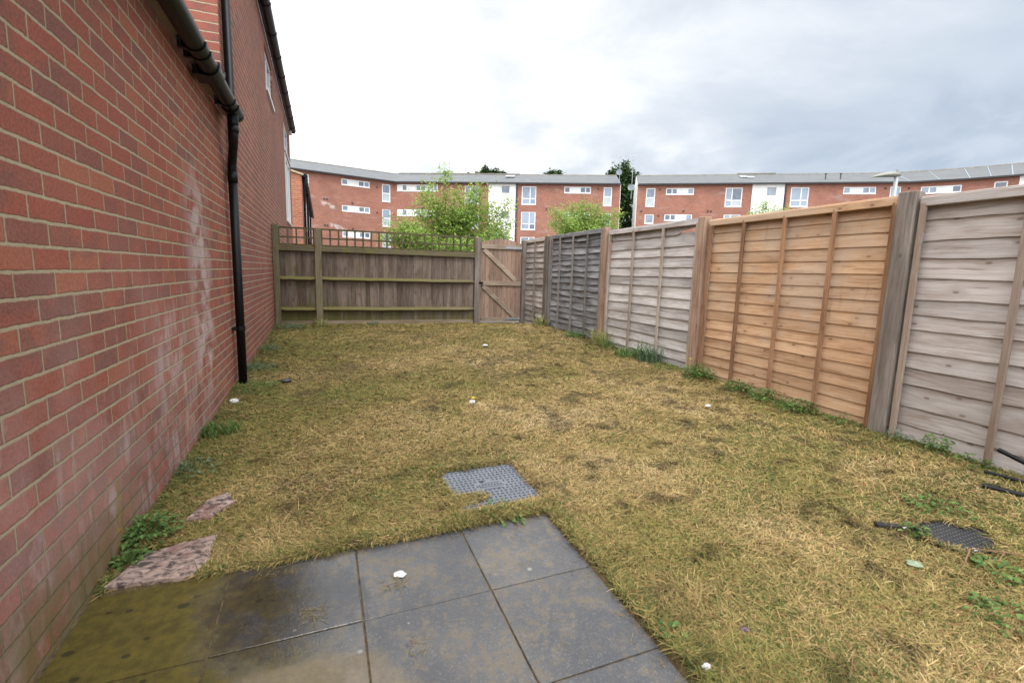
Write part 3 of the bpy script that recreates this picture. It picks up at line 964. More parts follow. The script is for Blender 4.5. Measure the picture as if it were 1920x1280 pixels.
# the facade looks towards +x: u runs along -y so that (u.y, -u.x) points at +x ... u = (0, 1) gives (1, 0)
wall_holes(mb, (WX, Y0), (0, 1), -.1, ZE, Y1 - Y0, rects)
mb.build('wall', M['brick_tall'], house)
mb = MB()
mb.box((WX - 3.0, Y0 + .13, 3.2), (5.98, .24, 6.6))
mb.build('return_wall', M['brick_return'], house)
window(house, (WX, Y0), (0, 1), rects[0], [(0, .5, 0, 1, 'glass'), (.5, 1, 0, 1, 'glass')], .05)
window(house, (WX, Y0), (0, 1), rects[1], [(0, .5, 0, 1, 'glass'), (.5, 1, 0, 1, 'glass')], .05)
w = window(house, (WX, Y0), (0, 1), rects[2], [(0, .12, 0, 1, 'panel'), (.12, .6, 0, 1, 'blind'), (.6, 1, 0, 1, 'blind')], .02, .07)
mb = MB()
mb.box((WX - 3.05, (Y0 + Y1) / 2, 5.9), (6.1, Y1 - Y0 - .1, .2), Matrix.Rotation(R(16), 3, 'Y'))
mb.build('roof', M['tile'], house)
mb = MB()
mb.box((WX + .03, (Y0 + Y1) / 2 + .05, ZE + .03), (.06, Y1 - Y0 + .1, .05))
mb.build('fascia', M['gutter_far'], house)
mb = MB()
half_round(mb, -.685, 5.02, .066, Y0 - .2, Y1 + .12, .005, .006)
hg = mb.build('gutter', M['black_pvc'], house)
for k in range(11):
    yb = 5.6 + k * 1.0
    mb = MB()
    half_round(mb, -.685, 5.02 + .006 * (yb - Y0), .075, yb - .03, yb + .03, .012)
    mb.build('bracket', M['black_pvc'], hg)
mb = MB()
mb.box((-.70, Y1 + .09, 5.06), (.12, .06, .12))
mb.build('end_cap', M['black_pvc'], hg, .01)
mb = MB()
mb.box((WX + .02, Y1 - .10, 4.96), (.10, .12, .10))
mb.build('box_end', M['white_panel'], house, .004)
mb = MB()
mb.tube([(-.745, 5.31, 5.0), (-.745, 5.31, 2.3), (-.745, 5.27, 2.18), (PX - .012, 5.16, 1.99)], .036, 16)
mb.tube([(-.745, 5.31, 2.62), (-.745, 5.31, 2.56)], .041, 16)
mb.build('downpipe', M['black_pipe'], house, smooth=True)

# ------------------------------------------------------------------ next house of the row, beyond the back fence
row = thing('row_house', 'further orange brick house with black eaves, seen past the tall house', 'house', (-1.5, 22, 0))
mb = MB()
poly = [(-3.9, -.1), (-.70, -.1), (-.70, 4.83), (-3.9, 5.74)]
mb.prism(poly, lambda a, b: (a, 22.0, b), lambda a, b: (a, 40.0, b))
mb.build('wall', M['brick_row'], row)
mb = MB()
mb.bar((-4.0, 21.97, 5.80), (-.62, 21.97, 4.87), .10, .07)
mb.build('verge', plain('verge board', (0.42, 0.34, 0.22), .7), row)
mb = MB()
mb.add([(-4.0, 22.02, 5.83), (-.60, 22.02, 4.89), (-.60, 40.1, 4.89), (-4.0, 40.1, 5.83), (-4.0, 22.02, 5.78), (-.60, 22.02, 4.84), (-.60, 40.1, 4.84), (-4.0, 40.1, 5.78)],
       [(0, 1, 2, 3), (7, 6, 5, 4), (1, 0, 4, 5), (2, 1, 5, 6), (3, 2, 6, 7)])
mb.build('roof', M['tile'], row)
mb = MB()
mb.tube([(-.56, 21.95, 4.84), (-.56, 40, 4.84)], .07, 10)
for k in range(18):
    mb.tube([(-.56, 22.1 + k, 4.84), (-.56, 22.2 + k, 4.84)], .085, 10)
mb.build('gutter', M['black_pvc'], row)
for yy in (22.4, 27.5, 33.0):
    mb = MB()
    mb.tube([(-.62, yy, 4.8), (-.62, yy, 0.3)], .05, 10)
    mb.build('downpipe', M['black_pvc'], row)
for yy in (24.0, 29.5, 35.0):
    mb = MB()
    mb.box((-.66, yy, 3.4), (.10, 1.5, 1.2))
    mb.build('window', M['white_pvc'], row)

# ------------------------------------------------------------------ flats: curved block in two halves
EZ, RZ, RO = 10.38, 12.06, 4.5
ptsL = [(-14.2, 49.44), (7.38, 54.39), (28.40, 43.64)]
ptsR = [(29.96, 42.91), (50.33, 29.92), (52.82, 26.63), (54.10, 24.31), (56.2, 19.6)]


def norm2(p0, p1):
    d = np.array(p1) - np.array(p0)
    L = float(np.hypot(*d))
    u = d / L
    return (float(u[0]), float(u[1])), L


def offs(pts, d):
    """offset polyline to the far side (left of travel), mitred"""
    out = []
    us = [norm2(pts[i], pts[i + 1])[0] for i in range(len(pts) - 1)]
    for i, p in enumerate(pts):
        a = us[max(i - 1, 0)]
        b = us[min(i, len(us) - 1)]
        na, nb = np.array((-a[1], a[0])), np.array((-b[1], b[0]))
        m_ = na + nb
        m_ = m_ / np.linalg.norm(m_)
        out.append(tuple(np.array(p) + m_ * d / max(0.3, float(m_ @ na))))
    return out


STRIP_L = [(0, .215, 0, 1, 'glass'), (.215, .60, 0, 1, 'panel'), (.60, .80, 0, 1, 'glass'), (.80, 1, 0, 1, 'glass')]
STRIP_R = [(0, .215, 0, 1, 'glass'), (.215, .40, 0, 1, 'glass'), (.40, .78, 0, 1, 'panel'), (.78, 1, 0, 1, 'glass')]
STRIP_W = [(0, .13, 0, 1, 'panel'), (.13, .24, 0, 1, 'glass'), (.24, .47, 0, 1, 'panel'), (.47, .58, 0, 1, 'glass'), (.58, .70, 0, 1, 'glass'), (.70, .89, 0, 1, 'panel'), (.89, 1, 0, 1, 'glass')]
TALL = [(0, 1, 0, .48, 'blind'), (0, 1, .48, 1, 'glass')]
BIG_L = [(0, .58, 0, .33, 'glass'), (.58, 1, 0, .33, 'glass'), (0, .58, .33, 1, 'glass'), (.58, 1, .33, 1, 'glass')]
BIG_R = [(0, .40, 0, .34, 'glass'), (.40, 1, 0, .34, 'blind'), (0, .40, .34, 1, 'glass'), (.40, 1, .34, 1, 'glass')]
ONE = [(0, 1, 0, 1, 'glass')]


def floors(a0, a1, z0, z1, cells, n=3, dz_=2.56):
    return [((a0, a1, z0 - k * dz_, z1 - k * dz_), cells) for k in range(n)]


def flats(name, label, pts, facades, towers, gable_ends, roof_extra):
    b = thing(name, label, 'flats', (pts[1][0], pts[1][1], 0))
    for i in range(len(pts) - 1):
        u, L = norm2(pts[i], pts[i + 1])
        wins = facades.get(i, [])
        mb = MB()
        wall_holes(mb, pts[i], u, -.5, EZ, L, [w_[0] for w_ in wins], .09, .3)
        mb.build('wall', flat_mat(name + str(i), u), b)
        for r, cells in wins:
            window(b, pts[i], u, r, cells, .05, .085)
        nx, ny = u[1], -u[0]
        for (a0, a1, z0, wl) in [t[1:] for t in towers if t[0] == i]:
            mb = MB()
            wall_holes(mb, (pts[i][0] + u[0] * a0 + nx * .06, pts[i][1] + u[1] * a0 + ny * .06), u, z0, EZ - .03, a1 - a0, [(q[0] - a0, q[1] - a0, q[2], q[3]) for q in wl], .09, .055)
            mb.build('stair_tower', M['render'], b)
            for q in wl:
                w_ = window(b, (pts[i][0] + nx * .06, pts[i][1] + ny * .06), u, q, ONE, .03, .05, sill=False)
                w_.data.materials[0] = M['grey_panel']
            mb = MB()
            for aa in (a1 + .12,):
                mb.bar((pts[i][0] + u[0] * aa + nx * .06, pts[i][1] + u[1] * aa + ny * .06, 0), (pts[i][0] + u[0] * aa + nx * .06, pts[i][1] + u[1] * aa + ny * .06, EZ), .12, .10, (nx, ny, 0))
            mb.build('downpipe', M['gutter_far'], b)
    ea, ri, bk = offs(pts, -.32), offs(pts, RO), offs(pts, 2 * RO)
    for side, A, B, za, zb in (('roof', ea, ri, EZ + .02, RZ), ('roof', ri, bk, RZ, EZ + .02)):
        mb = MB()
        for i in range(len(pts) - 1):
            mb.add([(*A[i], za), (*A[i + 1], za), (*B[i + 1], zb), (*B[i], zb), (*A[i], za - .07), (*A[i + 1], za - .07), (*B[i + 1], zb - .07), (*B[i], zb - .07)],
                   [(0, 1, 2, 3), (7, 6, 5, 4), (0, 4, 5, 1), (2, 6, 7, 3), (1, 5, 6, 2), (0, 3, 7, 4)])
        rf = mb.build('roof', M['slate'], b)
        if za < zb:
            front = rf
    mb = MB()
    go = offs(pts, -.37)
    for i in range(len(pts) - 1):
        mb.bar((*go[i], EZ - .045), (*go[i + 1], EZ - .045), .11, .12)
    mb.build('gutter', M['gutter_far'], b)
    mb = MB()
    so = offs(pts, -.16)
    for i in range(len(pts) - 1):
        mb.bar((*so[i], EZ - .07), (*so[i + 1], EZ - .07), .30, .03)
    mb.build('soffit', M['fascia'], b)
    mb = MB()
    for i in range(len(pts) - 1):
        mb.bar((*ri[i], RZ + .02), (*ri[i + 1], RZ + .02), .22, .10)
    mb.build('ridge', M['ridge'], front)
    for k in gable_ends:
        i = 0 if k == 0 else len(pts) - 1
        s_ = 1 if k == 0 else -1
        u = norm2(pts[0], pts[1])[0] if k == 0 else norm2(pts[-2], pts[-1])[0]
        n_ = (-u[1], u[0])
        pol = [(0.02, -.5), (2 * RO, -.5), (2 * RO, EZ), (RO, RZ - .08), (0.02, EZ - .03)]
        mb = MB()
        f0 = lambda a, z_, e: (pts[i][0] + n_[0] * a - s_ * u[0] * e, pts[i][1] + n_[1] * a - s_ * u[1] * e, z_)
        mb.prism(pol, lambda a, z_: f0(a, z_, .05), lambda a, z_: f0(a, z_, -.15))
        mb.build('gable_wall', M['render'] if k == 0 else M['white_panel'], b)
    roof_extra(b, front, ri, ea)
    return b


def vent_dots(b, pts, lst):
    for i, a, z_ in lst:
        mb = MB()
        u, L = norm2(pts[i], pts[i + 1])
        mb.bar((pts[i][0] + u[0] * (a - .08) + u[1] * .02, pts[i][1] + u[1] * (a - .08) - u[0] * .02, z_), (pts[i][0] + u[0] * (a + .08) + u[1] * .02, pts[i][1] + u[1] * (a + .08) - u[0] * .02, z_), .05, .16)
        mb.build('vent', M['vent'], b)


uL0 = norm2(ptsL[0], ptsL[1])
off0 = float(np.hypot(-2.55 + 14.2, 52.11 - 49.44))   # shift of the first facade's origin


def roof_extra_l(b, rf, ri, ea):
    u, L = norm2(ptsL[1], ptsL[2])
    for a0, a1 in ((0.6, 13.6),):
        p = lambda a: (ri[1][0] + (ri[2][0] - ri[1][0]) * a / L, ri[1][1] + (ri[2][1] - ri[1][1]) * a / L, RZ + .10)
        mb = MB()
        mb.bar(p(a0), p(a1), .3, .06)
        mb.build('raised_ridge', M['ridge'], rf)
    n_ = (-u[1], u[0])
    mb = MB()
    for a in (11.4, 11.9):
        c = Vector((ptsL[1][0] + u[0] * (a + 0.35) + n_[0] * 2.8, ptsL[1][1] + u[1] * (a + .35) + n_[1] * 2.8, EZ + 1.17))
        c += Vector((0, 0, 0.08))
        e1 = Vector((u[0], u[1], 0)) * .24
        e2 = Vector((n_[0], n_[1], RZ - EZ - 0)).normalized() * .5
        e2 = Vector((n_[0] * .47, n_[1] * .47, .165))
        mb.add([c - e1 - e2, c + e1 - e2, c + e1 + e2, c - e1 + e2], [(0, 1, 2, 3)])
    mb.build('roof_light', M['lamp_grey'], rf)


facL = {0: [((off0 + .70, off0 + 1.58, 8.20, 10.02), TALL), ((off0 + .70, off0 + 1.58, 5.66, 7.48), TALL)]
        + floors(off0 + 4.65, off0 + 7.50, 9.46, 10.05, STRIP_L) + floors(off0 + 8.80, off0 + 9.70, 8.25, 10.03, TALL),
        1: floors(0.25, 4.68, 9.47, 10.14, STRIP_W) + floors(7.56, 9.10, 8.24, 10.07, BIG_R) + floors(13.58, 15.08, 8.24, 10.07, BIG_L)
        + floors(17.96, 20.67, 9.45, 10.08, STRIP_L) + floors(21.95, 22.80, 8.22, 10.05, TALL)}
towL = [(1, 10.10, 12.95, 2.0, [(11.48, 12.31, 9.35, 10.08), (11.48, 12.31, 6.80, 7.53), (11.48, 12.31, 4.25, 4.98)])]
bL = flats('apartment_block', 'left half of the brick flats with slate roof and corner bend', ptsL, facL, towL, (1,), roof_extra_l)
vent_dots(bL, ptsL, [(0, off0 + 8.25, 9.62), (0, off0 + 8.25, 7.05), (0, off0 + 2.95, 7.9), (0, off0 + 3.2, 7.9), (0, off0 + 2.95, 5.35), (0, off0 + 3.2, 5.35), (0, off0 + 5.7, 7.75), (0, off0 + 5.7, 5.2),
                     (1, 21.4, 9.9), (1, 16.2, 7.8), (1, 16.6, 7.8), (1, 13.2, 7.8)])


def roof_extra_r(b, rf, ri, ea):
    u, L = norm2(ptsR[0], ptsR[1])
    p = lambda a: (ri[0][0] + (ri[1][0] - ri[0][0]) * a / L, ri[0][1] + (ri[1][1] - ri[0][1]) * a / L, RZ + .12)
    mb = MB()
    mb.bar(p(10.0), p(13.6), .3, .08)
    mb.build('raised_ridge', M['ridge'], rf)
    n_ = (-u[1], u[0])
    mb = MB()
    for a, o_ in ((10.6, 3.0), (11.2, 2.6)):
        c = Vector((ptsR[0][0] + u[0] * a + n_[0] * o_, ptsR[0][1] + u[1] * a + n_[1] * o_, EZ + (RZ - EZ) * (o_ + .32) / (RO + .32) + .09))
        e1 = Vector((u[0], u[1], 0)) * .35
        e2 = Vector((n_[0] * .47, n_[1] * .47, .165))
        mb.add([c - e1 - e2, c + e1 - e2, c + e1 + e2, c - e1 + e2], [(0, 1, 2, 3)])
    mb.build('roof_light', M['lamp_grey'], rf)
    for a in (17.6, 18.9):
        mb = MB()
        c = Vector((ptsR[0][0] + u[0] * a + n_[0] * 1.2, ptsR[0][1] + u[1] * a + n_[1] * 1.2, EZ + .5))
        mb.tube([c, c + Vector((0, 0, .5))], .05, 8)
        mb.tube([c + Vector((0, 0, .5)), c + Vector((0, 0, .6))], .09, 8)
        mb.build('roof_vent', M['vent'], rf)
    # lead lines where the roof bends
    mb = MB()
    for i in range(1, len(ea) - 1):
        mb.bar((*ea[i], EZ + .03), (*ri[i], RZ + .02), .06, .03)
        a_, r_ = (np.array(ea[i]) + np.array(ea[i + 1])) / 2, (np.array(ri[i]) + np.array(ri[i + 1])) / 2
        if i < 3:
            mb.bar((*a_, EZ + .03), (*r_, RZ + .02), .05, .03)
    mb.build('valley_lead', M['metal'], rf)


facR = {0: [((.88, 1.76, 8.20, 10.0), TALL), ((.88, 1.76, 6.53, 7.43), ONE), ((.88, 1.76, 3.97, 4.87), ONE)] + floors(2.80, 5.46, 9.38, 10.0, STRIP_R) + floors(8.42, 9.97, 8.18, 10.0, BIG_R)
        + floors(14.29, 15.88, 8.18, 10.0, BIG_L) + floors(18.80, 21.54, 9.38, 10.0, STRIP_L) + floors(22.70, 23.58, 8.15, 10.0, TALL),
        1: floors(.90, 3.70, 9.30, 9.92, STRIP_R), 2: floors(1.62, 2.45, 8.3, 9.98, TALL)}
towR = [(0, 10.82, 13.70, 2.0, [(12.15, 12.96, 9.22, 10.0), (12.15, 12.96, 6.66, 7.44)]), (3, .45, 3.2, 2.0, [])]
bR = flats('apartment_block', 'right half of the brick flats, curving towards the street lamp', ptsR, facR, towR, (0,), roof_extra_r)
vent_dots(bR, ptsR, [(0, 2.2, 9.85), (0, 2.2, 7.3), (0, .5, 7.75), (0, 4.6, 7.75), (0, 6.9, 7.75), (0, 7.2, 7.75), (0, 22.3, 9.85), (0, 24.2, 9.85)])

# ------------------------------------------------------------------ aerials on the gable ends
def aerial(name, label, base, zt, dish_z, side):
    a = thing(name, label, 'aerial', base, 'aerials in the gap between the flats')
    x, y, z = base
    mb = MB()
    mb.tube([(x, y, z), (x, y, zt)], .028, 6)
    mb.build('mast', M['aerial'], a)
    mb = MB()
    d = Vector((.85, -.45, 0)).normalized()
    c = Vector((x, y, zt - .05))
    mb.tube([c - d * .85, c + d * .75], .022, 6)
    w_ = Vector((0, 0, 1))
    for k in range(9):
        q = c - d * .8 + d * (k * .18)
        mb.tube([q - w_ * .10, q + w_ * .10], .012, 5)
    mb.tube([c + d * .72 - w_ * .26, c + d * .72 + w_ * .26], .02, 5)
    for zz in (1.15, 1.55):
        mb.tube([(x - .22, y + .1, zt - zz), (x + .22, y - .1, zt - zz)], .02, 5)
    mb.build('antenna', M['aerial'], a)
    mb = MB()
    n_ = Vector((-.55, -.80, .25)).normalized()
    u = n_.cross(Vector((0, 0, 1))).normalized()
    v = u.cross(n_)
    cc = Vector((x, y, dish_z)) + n_ * .15 + u * side
    rings = []
    for i in range(6):
        r = .30 * i / 5
        rings.append([cc + n_ * (.07 * (r / .30) ** 2) + u * (r * math.cos(t)) + v * (r * 1.1 * math.sin(t)) for t in [2 * math.pi * k / 18 for k in range(19)]])
    mb.grid(rings)
    mb.tube([cc, cc + n_ * .5 - v * .25], .015, 5)
    mb.tube([Vector((x, y, dish_z)), cc], .025, 5)
    mb.build('dish', M['dish'], a, smooth=True)
    return a


aerial('tv_aerial', 'thin mast with dish at the left flats gable, left of the pair', (28.36, 43.86, 9.9), 13.22, 11.5, 0.05)
aerial('tv_aerial', 'thin mast with dish beside the right flats pale gable, right of the pair', (29.62, 43.45, 9.0), 13.25, 10.05, 0.1)

# ------------------------------------------------------------------ street lamp
lamp = thing('street_lamp', 'grey street lamp post behind the orange fence panel', 'street lamp', (18.88, 11.66, .1))
mb = MB()
mb.tube([(18.88, 11.66, .1), (18.88, 11.66, 1.6), (18.88, 11.66, 1.7), (18.88, 11.66, 4.92)], [.09, .09, .075, .065], 14)
mb.build('post', M['lamp_grey'], lamp, smooth=True)
mb = MB()
d = Vector((-.78, .36, 0)).normalized()
up_ = Vector((0, 0, 1))
wd = d.cross(up_)
rows_ = []
prof = [(-.12, .05, .04, .05), (-.04, .10, .08, .07), (.10, .14, .11, .08), (.35, .17, .12, .05), (.60, .15, .09, .02), (.80, .08, .04, .0), (.86, .01, .0, .01)]
for (t, w_, h1, h0) in prof:
    c = Vector((18.88, 11.66, 4.97)) + d * t - up_ * (0.14 * max(t, 0) ** 1.4)
    rows_.append([c + wd * (w_ * math.cos(a)) + up_ * ((h1 if math.sin(a) > 0 else h0) * math.sin(a)) for a in [2 * math.pi * k / 14 for k in range(15)]])
mb.grid(rows_)
mb.build('lamp_head', M['lamp_head'], lamp, smooth=True)
mb = MB()
mb.tube([(18.88, 11.66, 5.05), (18.88, 11.66, 5.13)], .04, 10)
mb.build('sensor', M['lamp_head'], lamp)

# ------------------------------------------------------------------ trees
def leaves(centres, n_per, spread, size, rng, droop=0.0, aspect=.45):
    """folded leaf quads scattered about centres -> V, F, rnd"""
    c = np.repeat(np.asarray(centres, float), n_per, axis=0)
    n = len(c)
    c = c + rng.normal(0, 1, (n, 3)) * np.asarray(spread)
    a = rng.uniform(0, 2 * np.pi, n)
    t = rng.normal(-.1 - droop, .55, n)
    d = np.stack([np.cos(a) * np.cos(t), np.sin(a) * np.cos(t), np.sin(t)], 1)
    s = np.cross(d, rng.normal(0, 1, (n, 3)) * .6 + np.array([0, 0, 1.0]))
    s /= np.linalg.norm(s, axis=1, keepdims=True) + 1e-9
    L = size * rng.uniform(.6, 1.25, n)[:, None]
    p0 = c
    p1 = c + d * L * .5 + s * L * aspect * .5
    p2 = c + d * L
    p3 = c + d * L * .5 - s * L * aspect * .5
    V = np.stack([p0, p1, p2, p3], 1).reshape(-1, 3)
    F = np.arange(4 * n).reshape(-1, 4)
    return V, F, rng.random(n)


def tree(name, label, base, trunk_h, limbs, leafmat, leaf_size, n_leaf, rng, trunk_r=.07, cat='tree', group=None, sub=6, spread=.13):
    """limbs: list of (start_height_fraction, end point relative to base)"""
    b = Vector(base)
    t = thing(name, label, cat, base, group)
    mb = MB()
    top = b + Vector((0, 0, trunk_h))
    mb.tube([b, b + Vector((.02, 0, trunk_h * .5)), top], [trunk_r, trunk_r * .8, trunk_r * .6], 8)
    cents = []
    for f, e in limbs:
        s_ = b + Vector((0, 0, trunk_h * f))
        e = b + Vector(e)
        mid = s_.lerp(e, .5) + Vector((0, 0, -.06 * (e - s_).length)) + Vector(rng.normal(0, .06, 3))
        pts_ = [s_.lerp(mid, .5) + Vector((0, 0, -.02)), mid, mid.lerp(e, .5), e]
        pts_ = [s_] + pts_
        r0 = trunk_r * .42
        mb.tube(pts_, [r0, r0 * .8, r0 * .6, r0 * .4, r0 * .15], 5, caps=False)
        L = (e - s_).length
        for k in range(max(3, int(L * 9))):
            q = (k + rng.random()) / max(3, int(L * 9))
            q = .22 + .78 * q
            i = min(3, int(q * 4))
            pp = pts_[i].lerp(pts_[i + 1], q * 4 - i)
            cents.append(tuple(pp))
            if rng.random() < .75 and q < .95:
                sl = L * .28 * (1.1 - q * .75) * rng.uniform(.5, 1.2)
                dd = (e - s_).normalized() * .6 + Vector(rng.normal(0, .65, 3)) + Vector((0, 0, .25))
                dd.normalize()
                mb.tube([pp, pp + dd * sl], [r0 * .25, r0 * .08], 4, caps=False)
                for w_ in range(sub):
                    cents.append(tuple(pp + dd * sl * ((w_ + 1) / sub)))
    mb.build('trunk', M['bark'], t, smooth=True)
    per = max(2, n_leaf // len(cents))
    V, F, rn = leaves(cents, per, (spread, spread, spread), leaf_size, rng, .15)
    quads_mesh('crown', V, F, leafmat, {'rnd': rn}, t)
    return t


# young feathery tree behind the trellis
rg = np.random.default_rng(5)
L1 = []
for i in range(64):
    a = rg.uniform(0, 2 * np.pi)
    rr = rg.uniform(.6, 1.0) ** .6
    ex = math.cos(a) * 1.95 * rr
    ey = math.sin(a) * 1.7 * rr
    ez = 1.75 + rg.uniform(-.75, .65) + .25 * (1 - rr)
    L1.append((rg.uniform(.35, .9), (ex + .15, ey, ez)))
for ex, ez in ((-2.3, 2.05), (-2.1, 2.3), (-2.0, 1.8), (-1.75, 2.6), (-.18, 4.42), (-.62, 3.88), (-.55, 3.3), (-1.05, 3.62), (-1.25, 2.9), (.30, 3.75), (.62, 3.72), (.9, 3.95), (1.05, 3.5), (1.25, 3.9), (1.45, 3.15), (1.75, 3.35), (2.0, 2.9), (2.3, 3.55), (2.35, 2.7), (2.1, 2.2), (-1.5, 2.45), (-1.9, 2.1), (0.1, 3.0), (.5, 3.1), (.85, 3.0), (-.3, 2.9), (.4, 2.6)):
    L1.append((rg.uniform(.75, 1.0), (ex, rg.uniform(-.5, .5), ez)))
tree('cherry_tree', 'bushy bright green young tree directly behind the trellis', (4.15, 17.0, .3), 2.1, L1, M['leaf_cherry'], .11, 54000, rg, .065)
L2 = []
for i in range(26):
    a = rg.uniform(0, 2 * np.pi)
    rr = rg.uniform(.5, 1.0)
    L2.append((rg.uniform(.5, 1.0), (math.cos(a) * 1.6 * rr, math.sin(a) * 1.4 * rr, 2.7 + rg.uniform(-.5, .6))))
for ex, ez in ((0, 4.15), (.35, 4.2), (-.55, 3.9), (-.95, 4.05), (-1.3, 3.5), (-1.85, 3.55), (-1.95, 3.0), (.7, 3.95), (1.0, 3.6), (1.35, 3.55), (1.75, 3.7), (2.0, 3.25), (-.3, 3.7), (.2, 3.6), (-.7, 3.3), (.6, 3.3)):
    L2.append((rg.uniform(.75, 1.0), (ex, rg.uniform(-.5, .5), ez)))
tree('cherry_tree', 'smaller bright green tree behind the pale fence panel, below the flats', (11.7, 21.0, .55), 2.4, L2, M['leaf_cherry'], .115, 26000, rg, .06)
L3 = []
for ex, ez in ((-.9, 3.75), (-.55, 4.05), (-.2, 4.3), (.02, 4.4), (.2, 4.1), (.75, 4.15), (.95, 4.05), (1.3, 4.15), (-.5, 3.4), (.3, 3.5), (.8, 3.5), (-1.0, 3.3), (1.3, 3.4)):
    L3.append((rg.uniform(.7, 1.0), (ex, rg.uniform(-.4, .4), ez)))
tree('cherry_tree', 'green treetop just peeping over the orange fence panel', (18.9, 17.0, .35), 2.3, L3, M['leaf_cherry'], .10, 7000, rg, .05)


def big_tree(label, base, h, blobs, n_leaf, rng, size=.42, bare=.35):
    t = thing('broadleaf_tree', label, 'tree', base, 'dark trees behind the flats')
    b = Vector(base)
    mb = MB()
    mb.tube([b, b + Vector((.1, 0, h * .4)), b + Vector((-.1, .1, h * .75)), b + Vector((0, 0, h * .95))], [.32, .26, .16, .04], 8)
    cents, w_ = [], []
    for (x, y, z, r) in blobs:
        c = b + Vector((x, y, z))
        mb.tube([b + Vector((0, 0, max(1.0, z - abs(x) - 1.2))), c], [.11, .03], 5, caps=False)
        n = int(26 * r * r) + 6
        for k in range(n):
            v = Vector(rng.normal(0, 1, 3)).normalized() * r * rng.uniform(.35, 1.0) ** .5
            cents.append(tuple(c + v))
    mb.build('trunk', M['bark'], t, smooth=True)
    per = max(3, n_leaf // len(cents))
    V, F, rn = leaves(cents, per, (.22, .22, .22), size, rng, .1, .6)
    quads_mesh('crown', V, F, M['leaf_dark'], {'rnd': rn}, t)


rg2 = np.random.default_rng(9)
blobs = [(-1.4, 0, 12.9, .7), (-.7, .3, 12.6, .9), (.1, 0, 13.3, .95), (.6, 0, 12.4, .9), (1.2, 0, 12.3, .7), (-.6, 0, 11.4, .9), (.4, 0, 11.2, .95), (1.1, .2, 10.9, .8), (-.2, 0, 10.0, .85), (.8, 0, 9.6, .85),
         (0.0, 0, 8.8, .7), (1.2, 0, 8.4, .6), (.5, 0, 7.6, .7), (-.5, 0, 7.0, .5), (1.0, 0, 6.6, .8), (.3, 0, 6.0, .8), (-.3, 0, 5.2, .7), (.9, 0, 5.0, .8), (1.5, 0, 7.2, .6)]
big_tree('tall dark ivy-clad tree filling the gap between the two blocks', (34.0, 51.6, .4), 13.6, blobs, 9000, rg2, .36)
big_tree('dark treetop tufts rising above the left flats roof near the bend', (23.4, 71.2, 0), 16, [(-1.9, 0, 14.6, .6), (-.5, 0, 15.5, .75), (-.8, 0, 14.9, .8), (.9, 0, 15.4, .7), (1.9, 0, 15.0, .6), (2.2, 0, 15.6, .4), (.4, 0, 14.6, .8), (3.0, 0, 14.7, .6)], 4200, rg2, .5)
big_tree('single dark treetop tuft above the left flats roof further right', (32.4, 67.6, 0), 16, [(0.1, 0, 15.75, .75), (-.6, 0, 15.1, .7), (.7, 0, 15.2, .7), (-1.2, 0, 14.7, .6), (1.3, 0, 14.8, .6)], 2400, rg2, .5)

# ------------------------------------------------------------------ back fence with trellis
BY = 9.25
bf = thing('trellis_fence', 'brown mossy board fence with trellis top at the garden end', 'fence', (1.0, BY, .15))
for (x0, x1, zt, w_) in ((-.778, -.686, 1.908, .09), (-.122, -.010, 1.872, .10), (2.782, 2.902, 1.853, .10), (3.782, 3.864, 1.85, .09)):
    mb = MB().piece()
    mb.box(((x0 + x1) / 2, BY + .01, (zt - .1) / 2), (x1 - x0, w_, zt + .1))
    o = mb.build('fence_post', M['back_post'] if x0 < 1 else M['post_grey'], bf, .006)
    o['label'] = 'mossy greenish post' if x0 < 1 else 'grey gate post'


def board_panel(x0, x1, z0, z1, label):
    mb = MB()
    x = x0
    while x < x1 - .01:
        w_ = random.uniform(.070, .086)
        e = min(x + w_ + .012, x1)
        mb.piece()
        dzt = random.uniform(-.004, .004)
        # feather edge: thick at one side, thin at the other, tilted over its neighbour
        y0, y1 = BY + .058 + random.uniform(0, .004), BY + .036
        mb.add([(x, y0, z0), (e, y1, z0), (e, y1 + .014, z0), (x, y0 + .006, z0), (x, y0, z1 + dzt), (e, y1, z1 + dzt), (e, y1 + .014, z1 + dzt), (x, y0 + .006, z1 + dzt)],
               [(0, 1, 2, 3), (7, 6, 5, 4), (0, 4, 5, 1), (1, 5, 6, 2), (2, 6, 7, 3), (3, 7, 4, 0)])
        x += w_
    o = mb.build('board_panel', M['back_board'], bf)
    o['label'] = label


